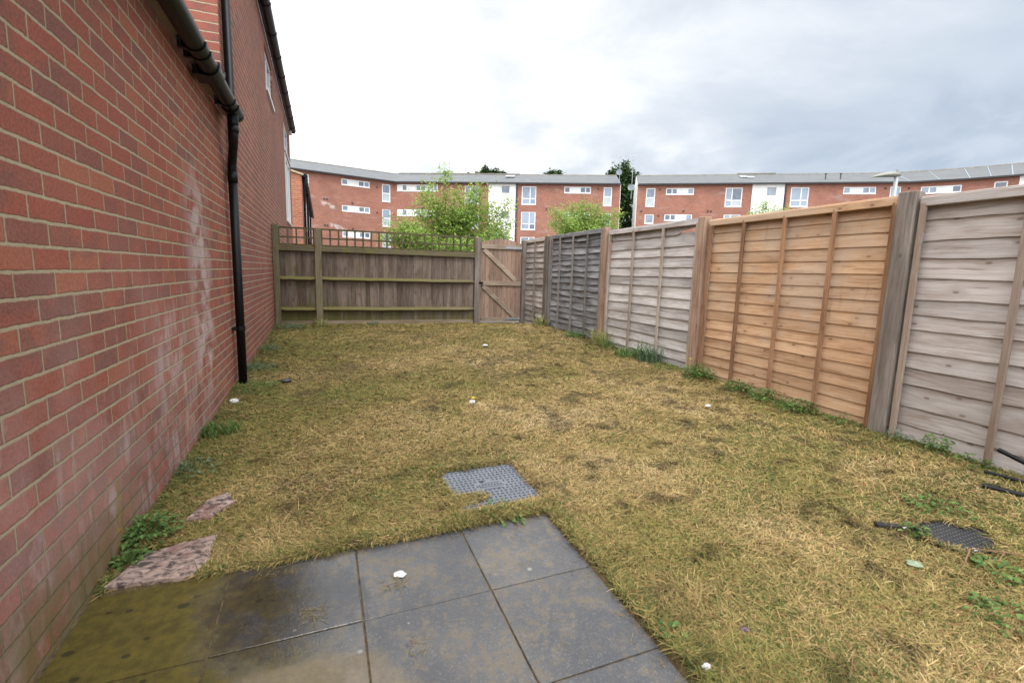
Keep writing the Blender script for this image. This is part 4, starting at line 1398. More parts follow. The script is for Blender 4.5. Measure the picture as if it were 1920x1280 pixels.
board_panel(-.688, -.118, .255, 1.56, 'short panel beside the house wall')
board_panel(-.012, 2.785, .255, 1.56, 'long panel')
for (x0, x1) in ((-.69, -.118), (-.012, 2.784)):
    for (za, zb) in ((.97, 1.037), (.437, .503)):
        mb = MB().piece()
        n = 14
        rows_ = []
        for i in range(n + 1):
            x = x0 + (x1 - x0) * i / n
            j = random.uniform(-.004, .004)
            tp = .35 if i in (0, n) else 1.0
            rows_.append([(x, BY + .045, za - .012 + j), (x, BY + .038 - .075 * tp, za + .012 + j), (x, BY + .030 - .070 * tp, za + .022 + j), (x, BY + .045, zb + j)])
        mb.grid(rows_)
        mb.build('arris_rail', M['back_rail'], bf)
    mb = MB().piece()
    mb.box(((x0 + x1) / 2, BY + .005, 1.513), (x1 - x0, .045, .088))
    mb.build('top_rail', M['back_rail'], bf, .006)
    mb = MB().piece()
    mb.box(((x0 + x1) / 2, BY + .05, .20), (x1 - x0, .03, .115))
    mb.build('gravel_board', M['gravel_board'], bf)
    mb = MB()
    for zz, h in ((1.857, .030), (1.700, .027), (1.575, .030)):
        mb.piece()
        mb.box(((x0 + x1) / 2, BY + .022, zz), (x1 - x0, .022, h))
    nb = int(round((x1 - x0) / .14))
    for i in range(nb + 1):
        x = x0 + .011 + (x1 - x0 - .022) * i / nb
        mb.piece()
        mb.box((x, BY + .0, 1.712), (.027, .022, .305))
    mb.build('trellis', M['trellis_z'], bf)

# gate
gate = thing('garden_gate', 'brown arched ledged and braced gate at the right of the end fence', 'gate', (3.35, BY, .2))
mb = MB()
x = 2.918
while x < 3.765:
    e = min(x + .092, 3.770)
    mb.piece()
    def zt(a):
        q = (a - 3.345) / .43
        return 1.858 - .085 * q * q
    mb.add([(x + .002, BY + .02, .235), (e - .002, BY + .02, .235), (e - .002, BY + .02, zt(e)), (x + .002, BY + .02, zt(x)), (x + .002, BY + .038, .235), (e - .002, BY + .038, .235), (e - .002, BY + .038, zt(e)), (x + .002, BY + .038, zt(x))],
           [(0, 1, 2, 3), (7, 6, 5, 4), (0, 4, 5, 1), (1, 5, 6, 2), (2, 6, 7, 3), (3, 7, 4, 0)])
    x += .092
mb.build('boards', M['gate_board'], gate)
for za, zb in ((1.655, 1.735), (.938, 1.022), (.215, .295)):
    mb = MB().piece()
    mb.box((3.345, BY + .004, (za + zb) / 2), (.85, .03, zb - za))
    mb.build('ledge', M['gate_rail'], gate, .003)
for (xa, z_a, xb, z_b) in ((2.975, 1.635, 3.665, 1.040), (2.965, .920, 3.655, .31)):
    mb = MB().piece()
    mb.bar((xa, BY + .006, z_a), (xb, BY + .006, z_b), .026, .085, (0, 0, 1))
    mb.build('brace', M['gate_rail'], gate, .003)
for zz in (1.69, .27):
    mb = MB()
    mb.box((3.60, BY - .014, zz), (.34, .006, .038))
    mb.build('hinge', M['metal'], gate)
mb = MB()
mb.tube([(2.935, BY - .02, .985), (2.935, BY - .035, .985)], .022, 10)
mb.box((2.895, BY - .045, .985), (.06, .012, .03))
mb.build('latch', M['black_pvc'], gate)

# ------------------------------------------------------------------ right-hand panel fence
FB, FG = 3.678, 0.02536
fx = lambda y: FB + FG * y
pf = thing('panel_fence', 'lapped panel fence along the right side, each panel weathered differently', 'fence', (fx(4), 4.0, .1))


def fence_panel(y0, y1, z0, z1, battens, slats, slat_m, batten_m, label, warp=0.0, wane=0.006, seed=1, gap=None, lap=.020, even=.14):
    """y0<y1; slats = number of boards; battens = y of the inner battens"""
    rg_ = random.Random(seed)
    xf = lambda y, d: fx(y) + d          # d measured away from the garden
    bays = sorted([y0] + list(battens) + [y1])
    mb = MB()
    N = 56
    hs = [rg_.uniform(1 - even, 1 + even) for _ in range(slats)]
    tot = sum(hs)
    zt = z1 - .03
    for k in range(slats):
        h = hs[k] / tot * (z1 - .03 - z0)
        zb = zt - h
        mb.rnd = rg_.random()
        ph = [rg_.uniform(0, 6.28) for _ in range(4)]
        am = [rg_.uniform(.3, 1.0) for _ in range(4)]
        tilt = rg_.uniform(-.03, .03) * even
        bayamp = [rg_.uniform(-.25, 1.0) for _ in bays]
        rows_ = [[], [], [], []]
        for i in range(N + 1):
            y = y0 + (y1 - y0) * i / N
            t = i / N
            wv = wane * (am[0] * math.sin(5.1 * y + ph[0]) + .6 * am[1] * math.sin(11.3 * y + ph[1]) + .35 * am[2] * math.sin(27 * y + ph[2]))
            # cupping between battens
            b = max(j for j in range(len(bays)) if bays[j] <= y + 1e-6)
            b = min(b, len(bays) - 2)
            q = (y - bays[b]) / (bays[b + 1] - bays[b])
            cup = math.sin(math.pi * min(max(q, 0), 1)) * bayamp[b]
            zlow = zb + wv + tilt * (t - .5) - warp * .35 * cup
            if gap and k == 0 and y < gap:
                zlow += .075 * (1 - ((y - y0) / (gap - y0))) ** .4
            xo = -lap - warp * max(cup, -.2)
            rows_[0].append((xf(y, .045), y, zt + .022))
            rows_[1].append((xf(y, .045 + xo * .55), y, zlow + h * .45))
            rows_[2].append((xf(y, .045 + xo), y, zlow))
            rows_[3].append((xf(y, .045 + xo + max(.007, lap * .6)), y, zlow + .001))
        mb.grid(rows_)
        zt = zb
    p = mb.build('fence_panel', slat_m, pf)
    p['label'] = label
    # frame and battens
    for yb in [y0 + .02, y1 - .02] + list(battens):
        m2 = MB()
        m2.rnd = rg_.random()
        d0 = -.010 - warp * .45
        m2.box((xf(yb, d0 + .004), yb, (z0 + z1) / 2 - .02), (.022, .036, z1 - z0 - .03))
        m2.build('batten', batten_m, p, .002)
    m2 = MB()
    m2.rnd = rg_.random()
    n_ = 10
    for i in range(1):
        m2.bar((xf(y0, .004), y0, z1 - .028), (xf(y1, .004), y1, z1 - .028), .042, .055)
        m2.piece()
        m2.bar((xf(y0, .030), y0, z1 + .004), (xf(y1, .030), y1, z1 + .004), .075, .012)
    m2.build('top_rail', slat_m, p, .003)
    return p


def fence_post(y, zt, mat, label, w_=.105, d0=-.045, depth=.10):
    mb = MB().piece()
    z0 = gzf(fx(y), y) - .2
    mb.box((fx(y) + d0 + depth / 2, y, (z0 + zt) / 2), (depth, w_, zt - z0))
    o = mb.build('fence_post', mat, pf, .005)
    o['label'] = label
    return o


p5 = fence_panel(.26, 2.125, .08, 1.765, [.72, 1.125, 1.565], 13, M['mauve_y'], M['mauve_z'], 'nearest mauve-grey panel with broad slats', .002, .0035, 3, None, .014, .22)
p4 = fence_panel(2.262, 4.09, .10, 1.79, [2.72, 3.172, 3.626], 17, M['orange_y'], M['orange_z'], 'newer orange panel', .0, .0012, 5, None, .011, .05)
p3 = fence_panel(4.25, 6.10, .12, 1.825, [4.857, 5.477], 14, M['pale_y'], M['pale_z'], 'pale silver-grey panel with a gap under its top slat', .003, .0028, 8, 4.62, .020, .10)
p2 = fence_panel(6.262, 8.135, .16, 1.87, [6.718, 7.206, 7.701], 17, M['dark_y'], M['dark_z'], 'dark grey panel with curled slats', .022, .007, 12)
p1 = fence_panel(8.34, 9.46, .16, 1.862, [8.85], 16, M['end_y'], M['dark_z'], 'short weathered panel next to the gate', .024, .006, 15)
fence_post(2.197, 1.815, M['post_grey'], 'big cracked grey post beside the orange panel', .112)
fence_post(4.178, 1.838, M['post_brown'], 'reddish brown post', .105)
fence_post(6.185, 1.882, M['post_brown'], 'narrow tan post', .085)
fence_post(8.25, 1.880, M['post_grey'], 'dark thin post near the gate', .13)
fence_post(.19, 1.815, M['post_grey'], 'nearest grey post', .11)
for (yb, zz, p) in ((2.278, 1.50, p4), (2.098, 1.50, p5), (4.075, 1.50, p4)):
    mb = MB()
    mb.box((fx(yb) - .0125, yb, zz), (.003, .036, .07))
    mb.build('bracket', M['metal'], p)

# ------------------------------------------------------------------ covers set in the ground
cov = thing('inspection_cover', 'square grey patterned inspection cover just beyond the patio', 'cover', (.81, 2.33, .07))
cz = lambda x, y: .0735 + .02 * (x - .81) + .021 * (y - 2.33)
mb = MB()
c4 = [(.588, 2.085), (1.030, 2.075), (1.045, 2.565), (.580, 2.585)]
mb.prism(c4, lambda a, b: (a, b, cz(a, b) - .05), lambda a, b: (a, b, cz(a, b)))
plate = mb.build('plate', M['cover_grey'], cov)
mb = MB()
N_ = 17
for i in range(N_):
    for j in range(N_):
        x = .603 + (i + .5) * .422 / N_ + .004 * (j % 2)
        y = 2.096 + (j + .5) * .468 / N_
        if (abs(x - .815) < .075 and abs(y - 2.33) < .05):
            continue
        hor = (i + j) % 2
        wx, wy = (.0165, .007) if hor else (.007, .0165)
        mb.box((x, y, cz(x, y) + .0006), (wx, wy, .0022))
mb.build('tread_pattern', M['cover_pit'], plate)
mb = MB()
mb.box((.815, 2.325, cz(.815, 2.325) + .0015), (.13, .030, .006))
mb.prism([(.765, 2.352), (.865, 2.352), (.815, 2.392)], lambda a, b: (a, b, cz(a, b)), lambda a, b: (a, b, cz(a, b) + .004))
mb.box((.815, 2.292, cz(.815, 2.292) + .001), (.09, .014, .005))
mb.build('badge', M['cover_grey'], plate)
mb = MB()
for k in range(7):
    mb.box((.765 + k * .0166, 2.325, cz(.8, 2.325) + .0050), (.008, .014, .0022))
mb.tube([(.775, 2.375, cz(.775, 2.375) + .001), (.775, 2.375, cz(.775, 2.375) + .004)], .010, 10)
mb.build('mark', M['cover_pit'], plate)

cv2 = thing('drain_cover', 'black studded drain cover half sunk in the grass at right', 'cover', (2.55, 1.15, .09))
mb = MB()
oc = []
for k in range(10):
    a = 2 * math.pi * (k + .5) / 10
    oc.append((2.585 + .170 * math.cos(a), 1.150 + .125 * math.sin(a)))
z2 = lambda a, b: .103 + .03 * (a - 2.55) + .02 * (b - 1.15)
mb.prism(oc, lambda a, b: (a, b, z2(a, b) - .04), lambda a, b: (a, b, z2(a, b)))
pl = mb.build('plate', M['cover_black'], cv2, .003)
mb = MB()
for i in range(-8, 9):
    for j in range(-6, 7):
        x, y = 2.585 + i * .020 + (j % 2) * .010, 1.150 + j * .0185
        if ((x - 2.585) / .148) ** 2 + ((y - 1.15) / .106) ** 2 < 1:
            mb.box((x, y, z2(x, y) + .001), (.0055, .0055, .003))
mb.build('stud', M['cover_dot'], pl)
mb = MB()
rim = [(2.585 + .190 * math.cos(t), 1.148 + .143 * math.sin(t), z2(2.585, 1.15) - .018) for t in [2 * math.pi * k / 24 for k in range(17, 33)]]
mb.tube([(p_[0] - .02, p_[1] - .01, p_[2]) for p_ in rim], .013, 8)
mb.bar((2.34, 1.335, .100), (2.43, 1.292, .094), .035, .02)
mb.build('rim', M['cover_black'], cv2)

# ------------------------------------------------------------------ loose bits on the ground
def rock_slab(name, label, poly, z0, th, seed):
    rg_ = random.Random(seed)
    cx = sum(p[0] for p in poly) / len(poly)
    cy = sum(p[1] for p in poly) / len(poly)
    mb = MB()
    rings = []
    for f, dz_ in ((1.0, -th), (1.0, 0), (.93, .006), (.6, .008), (.25, .007)):
        rr = []
        for k, (a, b) in enumerate(poly + poly[:1]):
            rr.append((cx + (a - cx) * f, cy + (b - cy) * f, z0 + dz_ + (.021 * (b - cy)) + (rg_.uniform(-.002, .002) if 0 < k < len(poly) else 0)))
        rings.append(rr)
    mb.grid(rings)
    mb.add(rings[-1][:-1], [tuple(range(len(poly)))])
    o = mb.build(name, M['stone'], origin=(cx, cy, z0))
    return tag(o, label, 'stone')


def dense(poly, n=6, j=.006, seed=2):
    rg_ = random.Random(seed)
    out = []
    for i in range(len(poly)):
        a, b = poly[i], poly[(i + 1) % len(poly)]
        for k in range(n):
            t = k / n
            out.append((a[0] + (b[0] - a[0]) * t + rg_.uniform(-j, j), a[1] + (b[1] - a[1]) * t + rg_.uniform(-j, j)))
    return out


rock_slab('broken_stone', 'pinkish riven stone piece touching the patio edge by the wall', dense([(-.765, 2.000), (-.485, 1.985), (-.445, 2.07), (-.455, 2.26), (-.56, 2.235), (-.70, 2.18)]), .050, .04, 4)
rock_slab('broken_stone', 'small pinkish stone half hidden in grass beyond the larger stone', dense([(-.60, 2.43), (-.50, 2.42), (-.43, 2.56), (-.47, 2.66), (-.55, 2.60)], 5, .005, 7), .064, .03, 6)


def crumple(name, label, cat, x, y, r, mat, seed, h=.5, z=None):
    rg_ = np.random.default_rng(seed)
    mb = MB()
    rows_ = []
    nu, nv = 9, 14
    for i in range(nu):
        t = math.pi * i / (nu - 1)
        rr = []
        for j in range(nv + 1):
            a = 2 * math.pi * (j % nv) / nv
            k = 1 + .45 * (fnoise(seed + 3 * math.cos(a) * math.sin(t) + 7, seed + 3 * math.sin(a) * math.sin(t) + 2.2 * math.cos(t), 1.0, 3) - .5) * 2
            rr.append((x + r * k * math.sin(t) * math.cos(a), y + r * k * .8 * math.sin(t) * math.sin(a), r * k * h * math.cos(t)))
        rows_.append(rr)
    zb = z if z is not None else gzf(x, y) + .018
    rows_ = [[(a, b, c + zb + r * h * .6) for a, b, c in rr] for rr in rows_]
    mb.grid(rows_)
    return tag(mb.build(name, mat, origin=(x, y, zb)), label, cat)


p_ = crumple('paper_scrap', 'white crumpled wrapper with yellow print in mid lawn', 'litter', 1.113, 3.708, .024, M['paper'], 3, .8, .135)
mb = MB()
mb.box((1.118, 3.700, .182), (.030, .020, .006), Matrix.Rotation(.5, 3, 'Z'))
mb.build('print', M['yellow'], p_)
crumple('paper_scrap', 'pale flat scrap far up the lawn towards the gate', 'litter', 2.066, 6.29, .040, M['paper'], 5, .3, .195)
crumple('paper_scrap', 'white lump at the foot of the brick wall near the downpipe', 'litter', -.70, 4.40, .034, M['paper'], 7, .6, .09)
crumple('paper_scrap', 'thin white scrap in the lawn near the orange panel', 'litter', 2.938, 3.035, .024, M['paper'], 9, .35, .155)
crumple('paper_scrap', 'white crumpled tissue at the patio corner in front', 'litter', 1.015, .968, .016, M['paper'], 11, 1.0, .062)
crumple('paper_scrap', 'white flattened smear of tissue lying on a slab', 'litter', .246, 1.738, .024, M['paper'], 13, .30, pz(.246, 1.738) - .001)
crumple('plastic_scrap', 'dark scrap in the grass near the downpipe', 'litter', -.351, 5.0, .05, M['scrap'], 15, .25, .115)
crumple('wrapper', 'purple wrapper scrap in the grass beside the patio', 'litter', 1.241, 1.042, .015, M['purple'], 17, .7, .070)
crumple('dead_leaf', 'pale green dead leaf lying in front of the drain cover', 'leaf', 2.163, 1.075, .030, M['lichen'], 19, .22, .098)
tw = MB()
tw.tube([(2.29, .985, .105), (2.44, 1.035, .135), (2.55, .985, .130), (2.70, .905, .112)], [.003, .0035, .003, .0015], 6)
tag(tw.build('twig', M['twig'], origin=(2.29, .985, .105)), 'bent brown twig lying over the black drain cover', 'twig')


def rod(label, a, b, r):
    mb = MB()
    a, b = Vector(a), Vector(b)
    mb.tube([a, a.lerp(b, .5) + Vector((0, 0, -.004)), b], r, 10)
    return tag(mb.build('black_pipe', M['black_pipe'], origin=tuple(a)), label, 'pipe', 'black pipes by the fence')


rod('black plastic pipe leaning against the nearest fence panel', (3.655, 1.50, .255), (3.60, .95, .13), .013)
rod('black pipe lying in the grass closest to the fence panel', (3.545, 1.50, .135), (3.66, 1.02, .135), .012)
rod('black pipe lying in the grass further out from the fence', (3.30, 1.395, .130), (3.46, 1.05, .128), .016)

# ------------------------------------------------------------------ grass: dry cuttings over a worn lawn
def in_lawn(x, y):
    k = (x > -.775) & (x < FB + FG * y + .02) & (y > .2) & (y < 9.24)
    k &= ~((x < .972) & (y < 1.978))
    e = .035 * (fnoise(x, y, 11, 3) - .5)
    k &= ~((x > .592 + e) & (x < 1.030 + e) & (y > 2.092 + e) & (y < 2.572 + e) & ~(((x - .63) / .135) ** 2 + ((y - 2.215) / .055) ** 2 < 1 + 6 * e))
    e2 = .5 * (fnoise(x + 3, y + 8, 12, 3) - .5)
    k &= ~((((x - 2.575) / .150) ** 2 + ((y - 1.145) / .112) ** 2 < 1 + e2) & ~((x > 2.66) & (y > 1.17)))
    k &= ~((x > -.75) & (x < -.47) & (y > 1.95) & (y < 2.24 + .05 * (x + .75)))
    k &= ~((((x + .51) / .08) ** 2 + ((y - 2.53) / .11) ** 2) < .8)
    return k


def scatter(n_try, rng):
    # candidates drawn denser near the viewer's end of the garden, where single blades can be told apart
    d = 0.75 * (9.6 / 0.75) ** rng.random(n_try)
    a = rng.uniform(-.45, 1.25, n_try)
    return d * np.sin(a), d * np.cos(a)


def grass_mesh(name, n_try, kind, rng):
    x, y = scatter(n_try, rng)
    # thicker fringe along the patio and round the cover
    ne = n_try // 14
    ta = rng.random(ne)
    q = rng.integers(0, 4, ne)
    ex = np.choose(q, [.974 + rng.random(ne) * .05, -.47 + ta * 1.46, .52 + ta * .56, 1.03 + rng.random(ne) * .05])
    ey = np.choose(q, [.45 + ta * 1.55, 1.98 + rng.random(ne) * .05, np.where(rng.random(ne) < .5, 2.02 + rng.random(ne) * .07, 2.575 + rng.random(ne) * .05), 2.05 + ta * .55])
    x, y = np.concatenate([x, ex]), np.concatenate([y, ey])
    k = in_lawn(x, y)
    x, y = x[k], y[k]
    d = np.hypot(x, y)
    # bare, darker hollows
    bare = fnoise(x * 1.0, y * 1.0, 1.7, 4)
    scuff = fnoise(x - 3.7, y + 9.1, 6.5, 3) + .10 * np.exp(-(((x - 2.3) / 1.0) ** 2 + ((y - 3.9) / 1.9) ** 2))
    keep = rng.random(len(x)) < np.clip(1.35 - 1.6 * np.clip(bare - .58, 0, 1) * 4, .35, 1) * np.clip(1 - 6 * np.clip(scuff - .72, 0, 1), .25, 1)
    x, y, d, bare, scuff = x[keep], y[keep], d[keep], bare[keep], scuff[keep]
    n = len(x)
    z = lawn_z(x, y)
    onc = (x > .575) & (x < 1.05) & (y > 2.07) & (y < 2.60)
    z = np.where(onc, np.maximum(z, .0735 + .02 * (x - .81) + .021 * (y - 2.33) + .003), z)
    ond = ((x - 2.585) / .18) ** 2 + ((y - 1.15) / .135) ** 2 < 1
    z = np.where(ond, np.maximum(z, .103 + .03 * (x - 2.55) + .02 * (y - 1.15) + .004), z)
    zmin = np.where(onc | ond, z, -9)
    flow = fnoise(x, y, .55, 3) * 9.0
    if kind == 'lying':
        az = flow + rng.normal(0, 1.25, n)
        el = np.abs(rng.normal(.04, .16, n))
        L = (.012 + .040 * rng.random(n) ** 2.0) * (1 + .13 * d)
        wd_ = rng.uniform(.0005, .0011, n) * (1 + .25 * d)
        z = z + rng.uniform(0, .010, n) + .008 * (fnoise(x, y, 14, 2) - .4)
        bend = rng.normal(-.25, .35, n)
    else:
        az = rng.uniform(0, 6.28, n)
        el = rng.uniform(.5, 1.3, n)
        L = rng.uniform(.014, .036, n)
        wd_ = rng.uniform(.0007, .0014, n) * (1 + .27 * d)
        bend = rng.uniform(-.9, -.2, n)
    dx_, dy_ = np.cos(az), np.sin(az)
    sx, sy = -dy_, dx_
    P = [np.stack([x, y, z], 1)]
    e = el
    for s_ in range(2):
        q = P[-1] + (np.stack([dx_ * np.cos(e), dy_ * np.cos(e), np.sin(e)], 1) * (L / 2)[:, None])
        P.append(q)
        e = e + bend
    gmin = np.maximum(lawn_z(x, y) + .002, zmin)
    for q in P:
        q[:, 2] = np.maximum(q[:, 2], gmin)
    side = np.stack([sx, sy, rng.normal(0, .5, n)], 1)
    side /= np.linalg.norm(side, axis=1, keepdims=True)
    V = []
    for q, f in zip(P, (.8, 1.0, .25)):
        V += [q - side * (wd_ * f)[:, None], q + side * (wd_ * f)[:, None]]
    V = np.stack(V, 1).reshape(-1, 3)
    i = np.arange(n)[:, None] * 6
    F = np.concatenate([i + np.array([0, 1, 3, 2]), i + np.array([2, 3, 5, 4])], 1).reshape(-1, 4)
    # colour of each blade: straw, olive, green, brown in drifts
    pa = fnoise(x + 5, y - 3, .9, 4)
    pg = fnoise(x - 11, y + 7, 1.6, 4)
    pd = fnoise(x + 23, y + 4, 4.6, 3)
    leftish = np.clip((1.7 - x) / 2.2, 0, 1) * np.clip((y - 1.5) / 3, .25, 1)
    pm_ = fnoise(x + 61, y - 17, 3.4, 3)
    t = .59 + .75 * (pa - .5) + .40 * (pm_ - .5) + rng.normal(0, .11, n) - .21 * leftish - .05 * np.clip((y - 3) / 4, 0, 1)
    green = rng.random(n) < (.08 + .45 * np.clip(pg - .55, 0, 1) * 3 + .08 * leftish)
    edge = np.exp(-((x + .78) / .16)) * .55 + np.exp(-np.abs(x - (FB + FG * y)) / .14) * .5 + .35 * ((x > 2.1) & (y < 1.6)) * np.clip((x - 2.0), 0, 1)
    pat = np.where((x < 1.06) & (y < 2.06), .30, 0)
    green |= rng.random(n) < edge + pat
    if kind != 'lying':
        green |= rng.random(n) < .22
    t = np.where(green, rng.uniform(.0, .26, n), np.clip(t, .27, .97))
    brown = (rng.random(n) < .09)
    t = np.where(brown & ~green, 1.0, t)
    lum = np.clip(rng.normal(1.0, .18, n), .45, 1.6) * (1 - np.clip((scuff - .68) * 5, 0, .55)) * (1 - .5 * np.clip(pd - .63, 0, 1) * 3) * (1 - .30 * np.clip(bare - .60, 0, 1) * 3)
    ob = quads_mesh(name, V, F, M['blade'], {'tint': np.repeat(t, 2), 'lum': np.repeat(lum, 2)})
    return tag(ob, 'dry straw coloured grass cuttings over the worn lawn' if kind == 'lying' else 'short green and tan grass stubble', 'grass', kind='stuff')


rgA = np.random.default_rng(21)
grass_mesh('grass', 1150000, 'lying', rgA)
grass_mesh('grass', 170000, 'standing', rgA)

# cuttings blown onto the slabs
def clippings(rng):
    pts = []
    for (cx, cy, n, r) in ((-.06, 1.625, 60, .045), (.22, 1.70, 36, .05), (.25, 1.36, 22, .05), (.80, 1.84, 14, .10), (.70, 1.62, 10, .12), (.55, 1.30, 8, .25), (.1, 1.9, 34, .35), (.7, 1.93, 40, .22), (.93, 1.5, 40, .22), (.93, 1.1, 24, .2), (-.2, 1.9, 20, .1)):
        for k in range(n):
            a = rng.uniform(0, 6.28)
            q = r * math.sqrt(rng.random())
            sx = 1.0 if cx < .9 else .25
            sy = 1.0 if cy < 1.88 else .22
            pts.append((cx + q * math.cos(a) * sx, cy + q * math.sin(a) * sy))
    V, F, T = [], [], []
    for (x, y) in pts:
        if x > .965 or y > 1.968:
            continue
        a = rng.uniform(0, 6.28)
        L = rng.uniform(.012, .05)
        w_ = rng.uniform(.0006, .0012)
        c_, s_ = math.cos(a), math.sin(a)
        b = len(V)
        for t in (0, .5, 1):
            px, py = x + c_ * L * t + .15 * L * s_ * t * t, y + s_ * L * t - .15 * L * c_ * t * t
            pz_ = pz(px, py) + .0025 + .002 * t
            f = w_ * (1 - .6 * t)
            V += [(px - s_ * f, py + c_ * f, pz_), (px + s_ * f, py - c_ * f, pz_)]
        F += [(b, b + 1, b + 3, b + 2), (b + 2, b + 3, b + 5, b + 4)]
        tv = rng.uniform(.2, 1.0)
        T += [tv, tv]
    o = quads_mesh('grass_clippings', V, F, M['blade'], {'tint': T, 'lum': [.5] * len(T)})
    tag(o, 'stray dry grass clippings scattered on the patio slabs', 'grass', kind='stuff')


clippings(np.random.default_rng(77))
crumple('paper_scrap', 'tiny white fleck on the front rim of the black drain cover', 'litter', 2.50, 1.045, .011, M['paper'], 23, .4, .112)
crumple('paper_scrap', 'tiny white fleck at the left tip of the black drain cover', 'litter', 2.425, 1.262, .011, M['paper'], 25, .4, .106)

# ------------------------------------------------------------------ weeds along the edges
def weed(kind, label, x, y, r, h, n, mat, seed, z=None):
    rg_ = np.random.default_rng(seed)
    n = int(n * (2.0 if kind == 'leafy' else 1.4))
    zb = z if z is not None else gzf(x, y) + .005
    Vs, Fs, Rs, b = [], [], [], 0
    for k in range(n):
        a = rg_.uniform(0, 2 * np.pi)
        rr = r * math.sqrt(rg_.random())
        ox, oy = x + rr * math.cos(a), y + rr * math.sin(a)
        if ox < WX + .012:
            ox = WX + .012 + rg_.uniform(0, .03)
        if ox > fx(oy) - .01:
            ox = fx(oy) - .012 - rg_.uniform(0, .04)
        out = np.array([math.cos(a), math.sin(a), 0])
        if kind == 'grass':
            L = h * rg_.uniform(.6, 1.15)
            w_ = rg_.uniform(.002, .0042)
            e = rg_.uniform(.9, 1.5)
            az = rg_.uniform(0, 6.28)
            d_ = np.array([math.cos(az), math.sin(az), 0])
            s_ = np.array([-d_[1], d_[0], 0])
            p = np.array([ox, oy, zb])
            P = [p]
            for q in range(3):
                p = p + (d_ * math.cos(e) + np.array([0, 0, math.sin(e)])) * L / 3
                P.append(p)
                e -= rg_.uniform(.15, .5)
            for q, f in zip(P, (1, 1, .8, .1)):
                Vs += [q - s_ * w_ * f, q + s_ * w_ * f]
            for q in range(3):
                Fs.append((b + 2 * q, b + 2 * q + 1, b + 2 * q + 3, b + 2 * q + 2))
                Rs.append(rg_.random())
            b += 8
        else:
            # a leaf on its own stalk height; broad, folded down the middle
            L = (.012 + .020 * rg_.random()) * (1.0 if kind == 'leafy' else .7)
            hz = h * rg_.random() ** .8 * (1 - .5 * rr / r)
            p = np.array([ox, oy, zb + hz])
            e = rg_.uniform(-.5, .7)
            d_ = out * math.cos(e) + np.array([0, 0, math.sin(e)])
            s_ = np.cross(d_, [0, 0, 1.0])
            s_ /= np.linalg.norm(s_) + 1e-9
            up_ = np.cross(s_, d_)
            w_ = L * rg_.uniform(.28, .42)
            mid1, mid2, tip = p + d_ * L * .4, p + d_ * L * .75 - np.array([0, 0, L * .05]), p + d_ * L - np.array([0, 0, L * .15])
            Vs += [p, mid1 - s_ * w_ + up_ * w_ * .35, mid1, mid1 + s_ * w_ + up_ * w_ * .35, mid2 - s_ * w_ * .7 + up_ * w_ * .2, tip, mid2 + s_ * w_ * .7 + up_ * w_ * .2]
            Fs += [(b, b + 1, b + 2, b + 2), (b, b + 2, b + 3, b + 3), (b + 2, b + 1, b + 4, b + 5), (b + 2, b + 5, b + 6, b + 3)]
            rv = rg_.random()
            Rs += [rv] * 4
            b += 7
            # stalk
            if k % 3 == 0:
                st = np.array([x + (ox - x) * .4, y + (oy - y) * .4, zb])
                q = np.array([.0012, 0, 0])
                Vs += [st - q, st + q, p + q, p - q]
                Fs.append((b, b + 1, b + 2, b + 3))
                Rs.append(.3)
                b += 4
    me = bpy.data.meshes.new('weed')
    base = Vector((x, y, zb))
    me.from_pydata([(v[0] - x, v[1] - y, v[2] - zb) for v in Vs], [], [tuple(dict.fromkeys(f)) for f in Fs])
    at = me.attributes.new('rnd', 'FLOAT', 'FACE')
    at.data.foreach_set('value', Rs)
    me.materials.append(mat)
    o = bpy.data.objects.new('weed', me)
    COL.objects.link(o)
    o.location = base
    return tag(o, label, 'weed', 'weeds along the garden edges')


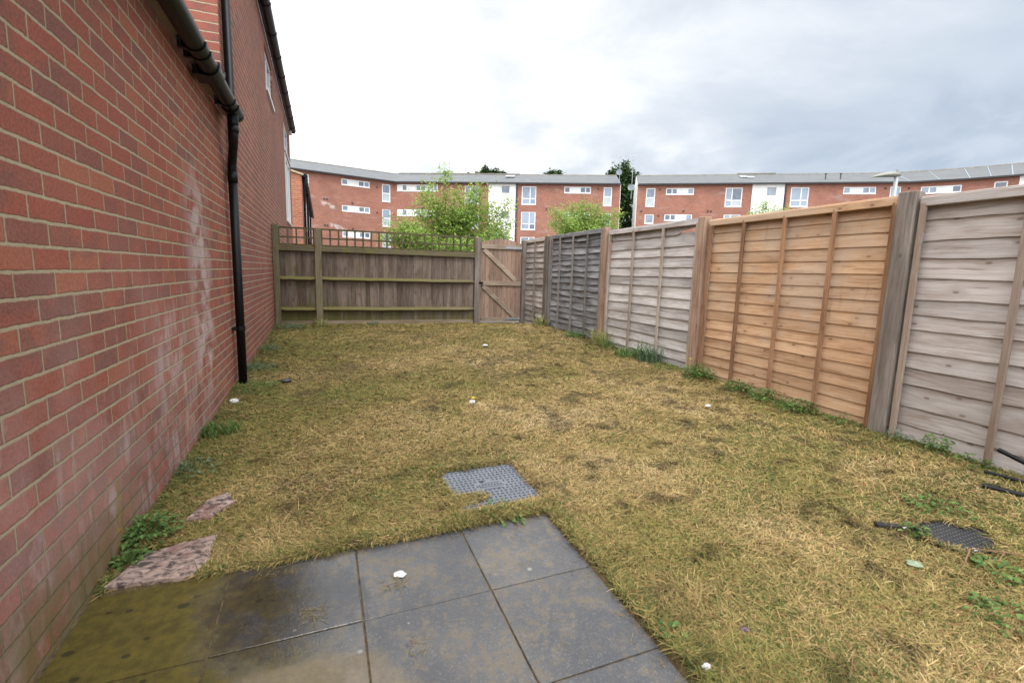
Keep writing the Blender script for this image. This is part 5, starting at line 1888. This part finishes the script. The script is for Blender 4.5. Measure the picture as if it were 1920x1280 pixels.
W_ = [
 ('leafy', 'big dark leafy weed at the wall foot beside the pink stone', -.735, 2.36, .12, .085, 130, 'leaf_weed'),
 ('leafy', 'low leafy weeds between the pink stone and the wall', -.73, 2.16, .05, .045, 36, 'leaf_weed'),
 ('small', 'thin grey-green weed strip along the middle of the brick wall', -.71, 3.05, .13, .06, 110, 'leaf_blue'),
 ('grass', 'grass tuft against the brick wall before the downpipe', -.70, 3.7, .14, .08, 150, 'leaf_weed'),
 ('small', 'green weed clump in front of the downpipe foot', -.60, 4.82, .22, .09, 260, 'leaf_weed'),
 ('small', 'bluish weed clump just behind the downpipe', -.66, 5.75, .20, .07, 200, 'leaf_blue'),
 ('small', 'weed clump at the wall further beyond the downpipe', -.68, 6.9, .16, .08, 130, 'leaf_blue'),
 ('leafy', 'blue-green weed patch in the far left corner', -.52, 8.75, .26, .10, 260, 'leaf_blue'),
 ('grass', 'straggly tuft at the foot of the mossy second post', -.06, 9.02, .10, .16, 60, 'leaf_dry'),
 ('leafy', 'small dark weed at the foot of the long end panel', .83, 9.12, .10, .07, 60, 'leaf_blue'),
 ('grass', 'tall grass tuft at the dark thin post near the gate', 3.80, 8.20, .14, .26, 110, 'leaf_dry'),
 ('small', 'bright green weeds under the dark grey panel', 3.72, 6.75, .24, .16, 330, 'leaf_weed'),
 ('grass', 'tall pale grass tuft beside the narrow tan post', 3.74, 6.05, .13, .30, 120, 'leaf_dry'),
 ('small', 'leafy weed under the far part of the pale panel', 3.70, 5.75, .14, .20, 150, 'leaf_weed'),
 ('grass', 'green grass row under the middle of the pale panel', 3.66, 5.15, .22, .13, 220, 'leaf_weed'),
 ('grass', 'bluish long grass tuft under the near part of the pale panel', 3.66, 4.78, .15, .26, 150, 'leaf_blue'),
 ('leafy', 'weed climbing the pale panel on a thin stem', 3.74, 5.05, .06, .34, 26, 'leaf_weed'),
 ('small', 'low weeds before the reddish brown post', 3.58, 4.38, .17, .10, 170, 'leaf_weed'),
 ('leafy', 'bushy green weed under the left end of the orange panel', 3.66, 3.95, .17, .17, 230, 'leaf_weed'),
 ('leafy', 'leafy weed under the orange panel near its first batten', 3.66, 3.42, .13, .12, 120, 'leaf_weed'),
 ('leafy', 'leafy weed under the middle of the orange panel', 3.64, 3.10, .13, .13, 110, 'leaf_weed'),
 ('leafy', 'spreading weed under the orange panel by its third batten', 3.62, 2.78, .16, .12, 160, 'leaf_weed'),
 ('leafy', 'thin weed under the right end of the orange panel', 3.66, 2.42, .10, .10, 36, 'leaf_weed'),
 ('leafy', 'upright weed at the foot of the nearest mauve-grey panel', 3.66, 1.80, .075, .17, 80, 'leaf_weed'),
 ('leafy', 'thin weeds beside the big cracked post', 3.67, 2.03, .07, .09, 30, 'leaf_blue'),
 ('leafy', 'low weeds at the near end of the mauve-grey panel', 3.66, 1.62, .10, .08, 50, 'leaf_weed'),
 ('leafy', 'dark green weed clump at the right foreground edge', 2.12, .76, .12, .06, 70, 'leaf_weed'),
 ('leafy', 'small weed over the edge of the black drain cover', 2.44, 1.23, .05, .05, 26, 'leaf_weed'),
 ('leafy', 'weed in front of the black drain cover', 2.43, .93, .08, .05, 46, 'leaf_weed'),
 ('leafy', 'green weed behind the black drain cover', 2.78, 1.32, .12, .06, 56, 'leaf_weed'),
 ('leafy', 'small green weed at the patio edge in front', 1.005, 1.12, .035, .035, 26, 'leaf_weed'),
 ('leafy', 'low green weeds between the patio and the grey cover', .80, 2.03, .11, .022, 34, 'leaf_weed'),
]
for i, (kd_, lb, x, y, r_, h_, n_, mt) in enumerate(W_):
    weed(kd_, lb, x, y, r_, h_, n_, M[mt], 100 + i)
mb = MB()
for k in range(6):
    a = k * math.pi / 3
    mb.box((3.60 + .008 * math.cos(a), 4.02 + .008 * math.sin(a), .355), (.010, .008, .003), Matrix.Rotation(a, 3, 'Z'))
mb.tube([(3.60, 4.02, .16), (3.60, 4.02, .354)], .0012, 5)
tag(mb.build('buttercup', M['flower'], origin=(3.60, 4.02, .16)), 'tiny yellow flower by the reddish brown post', 'flower')
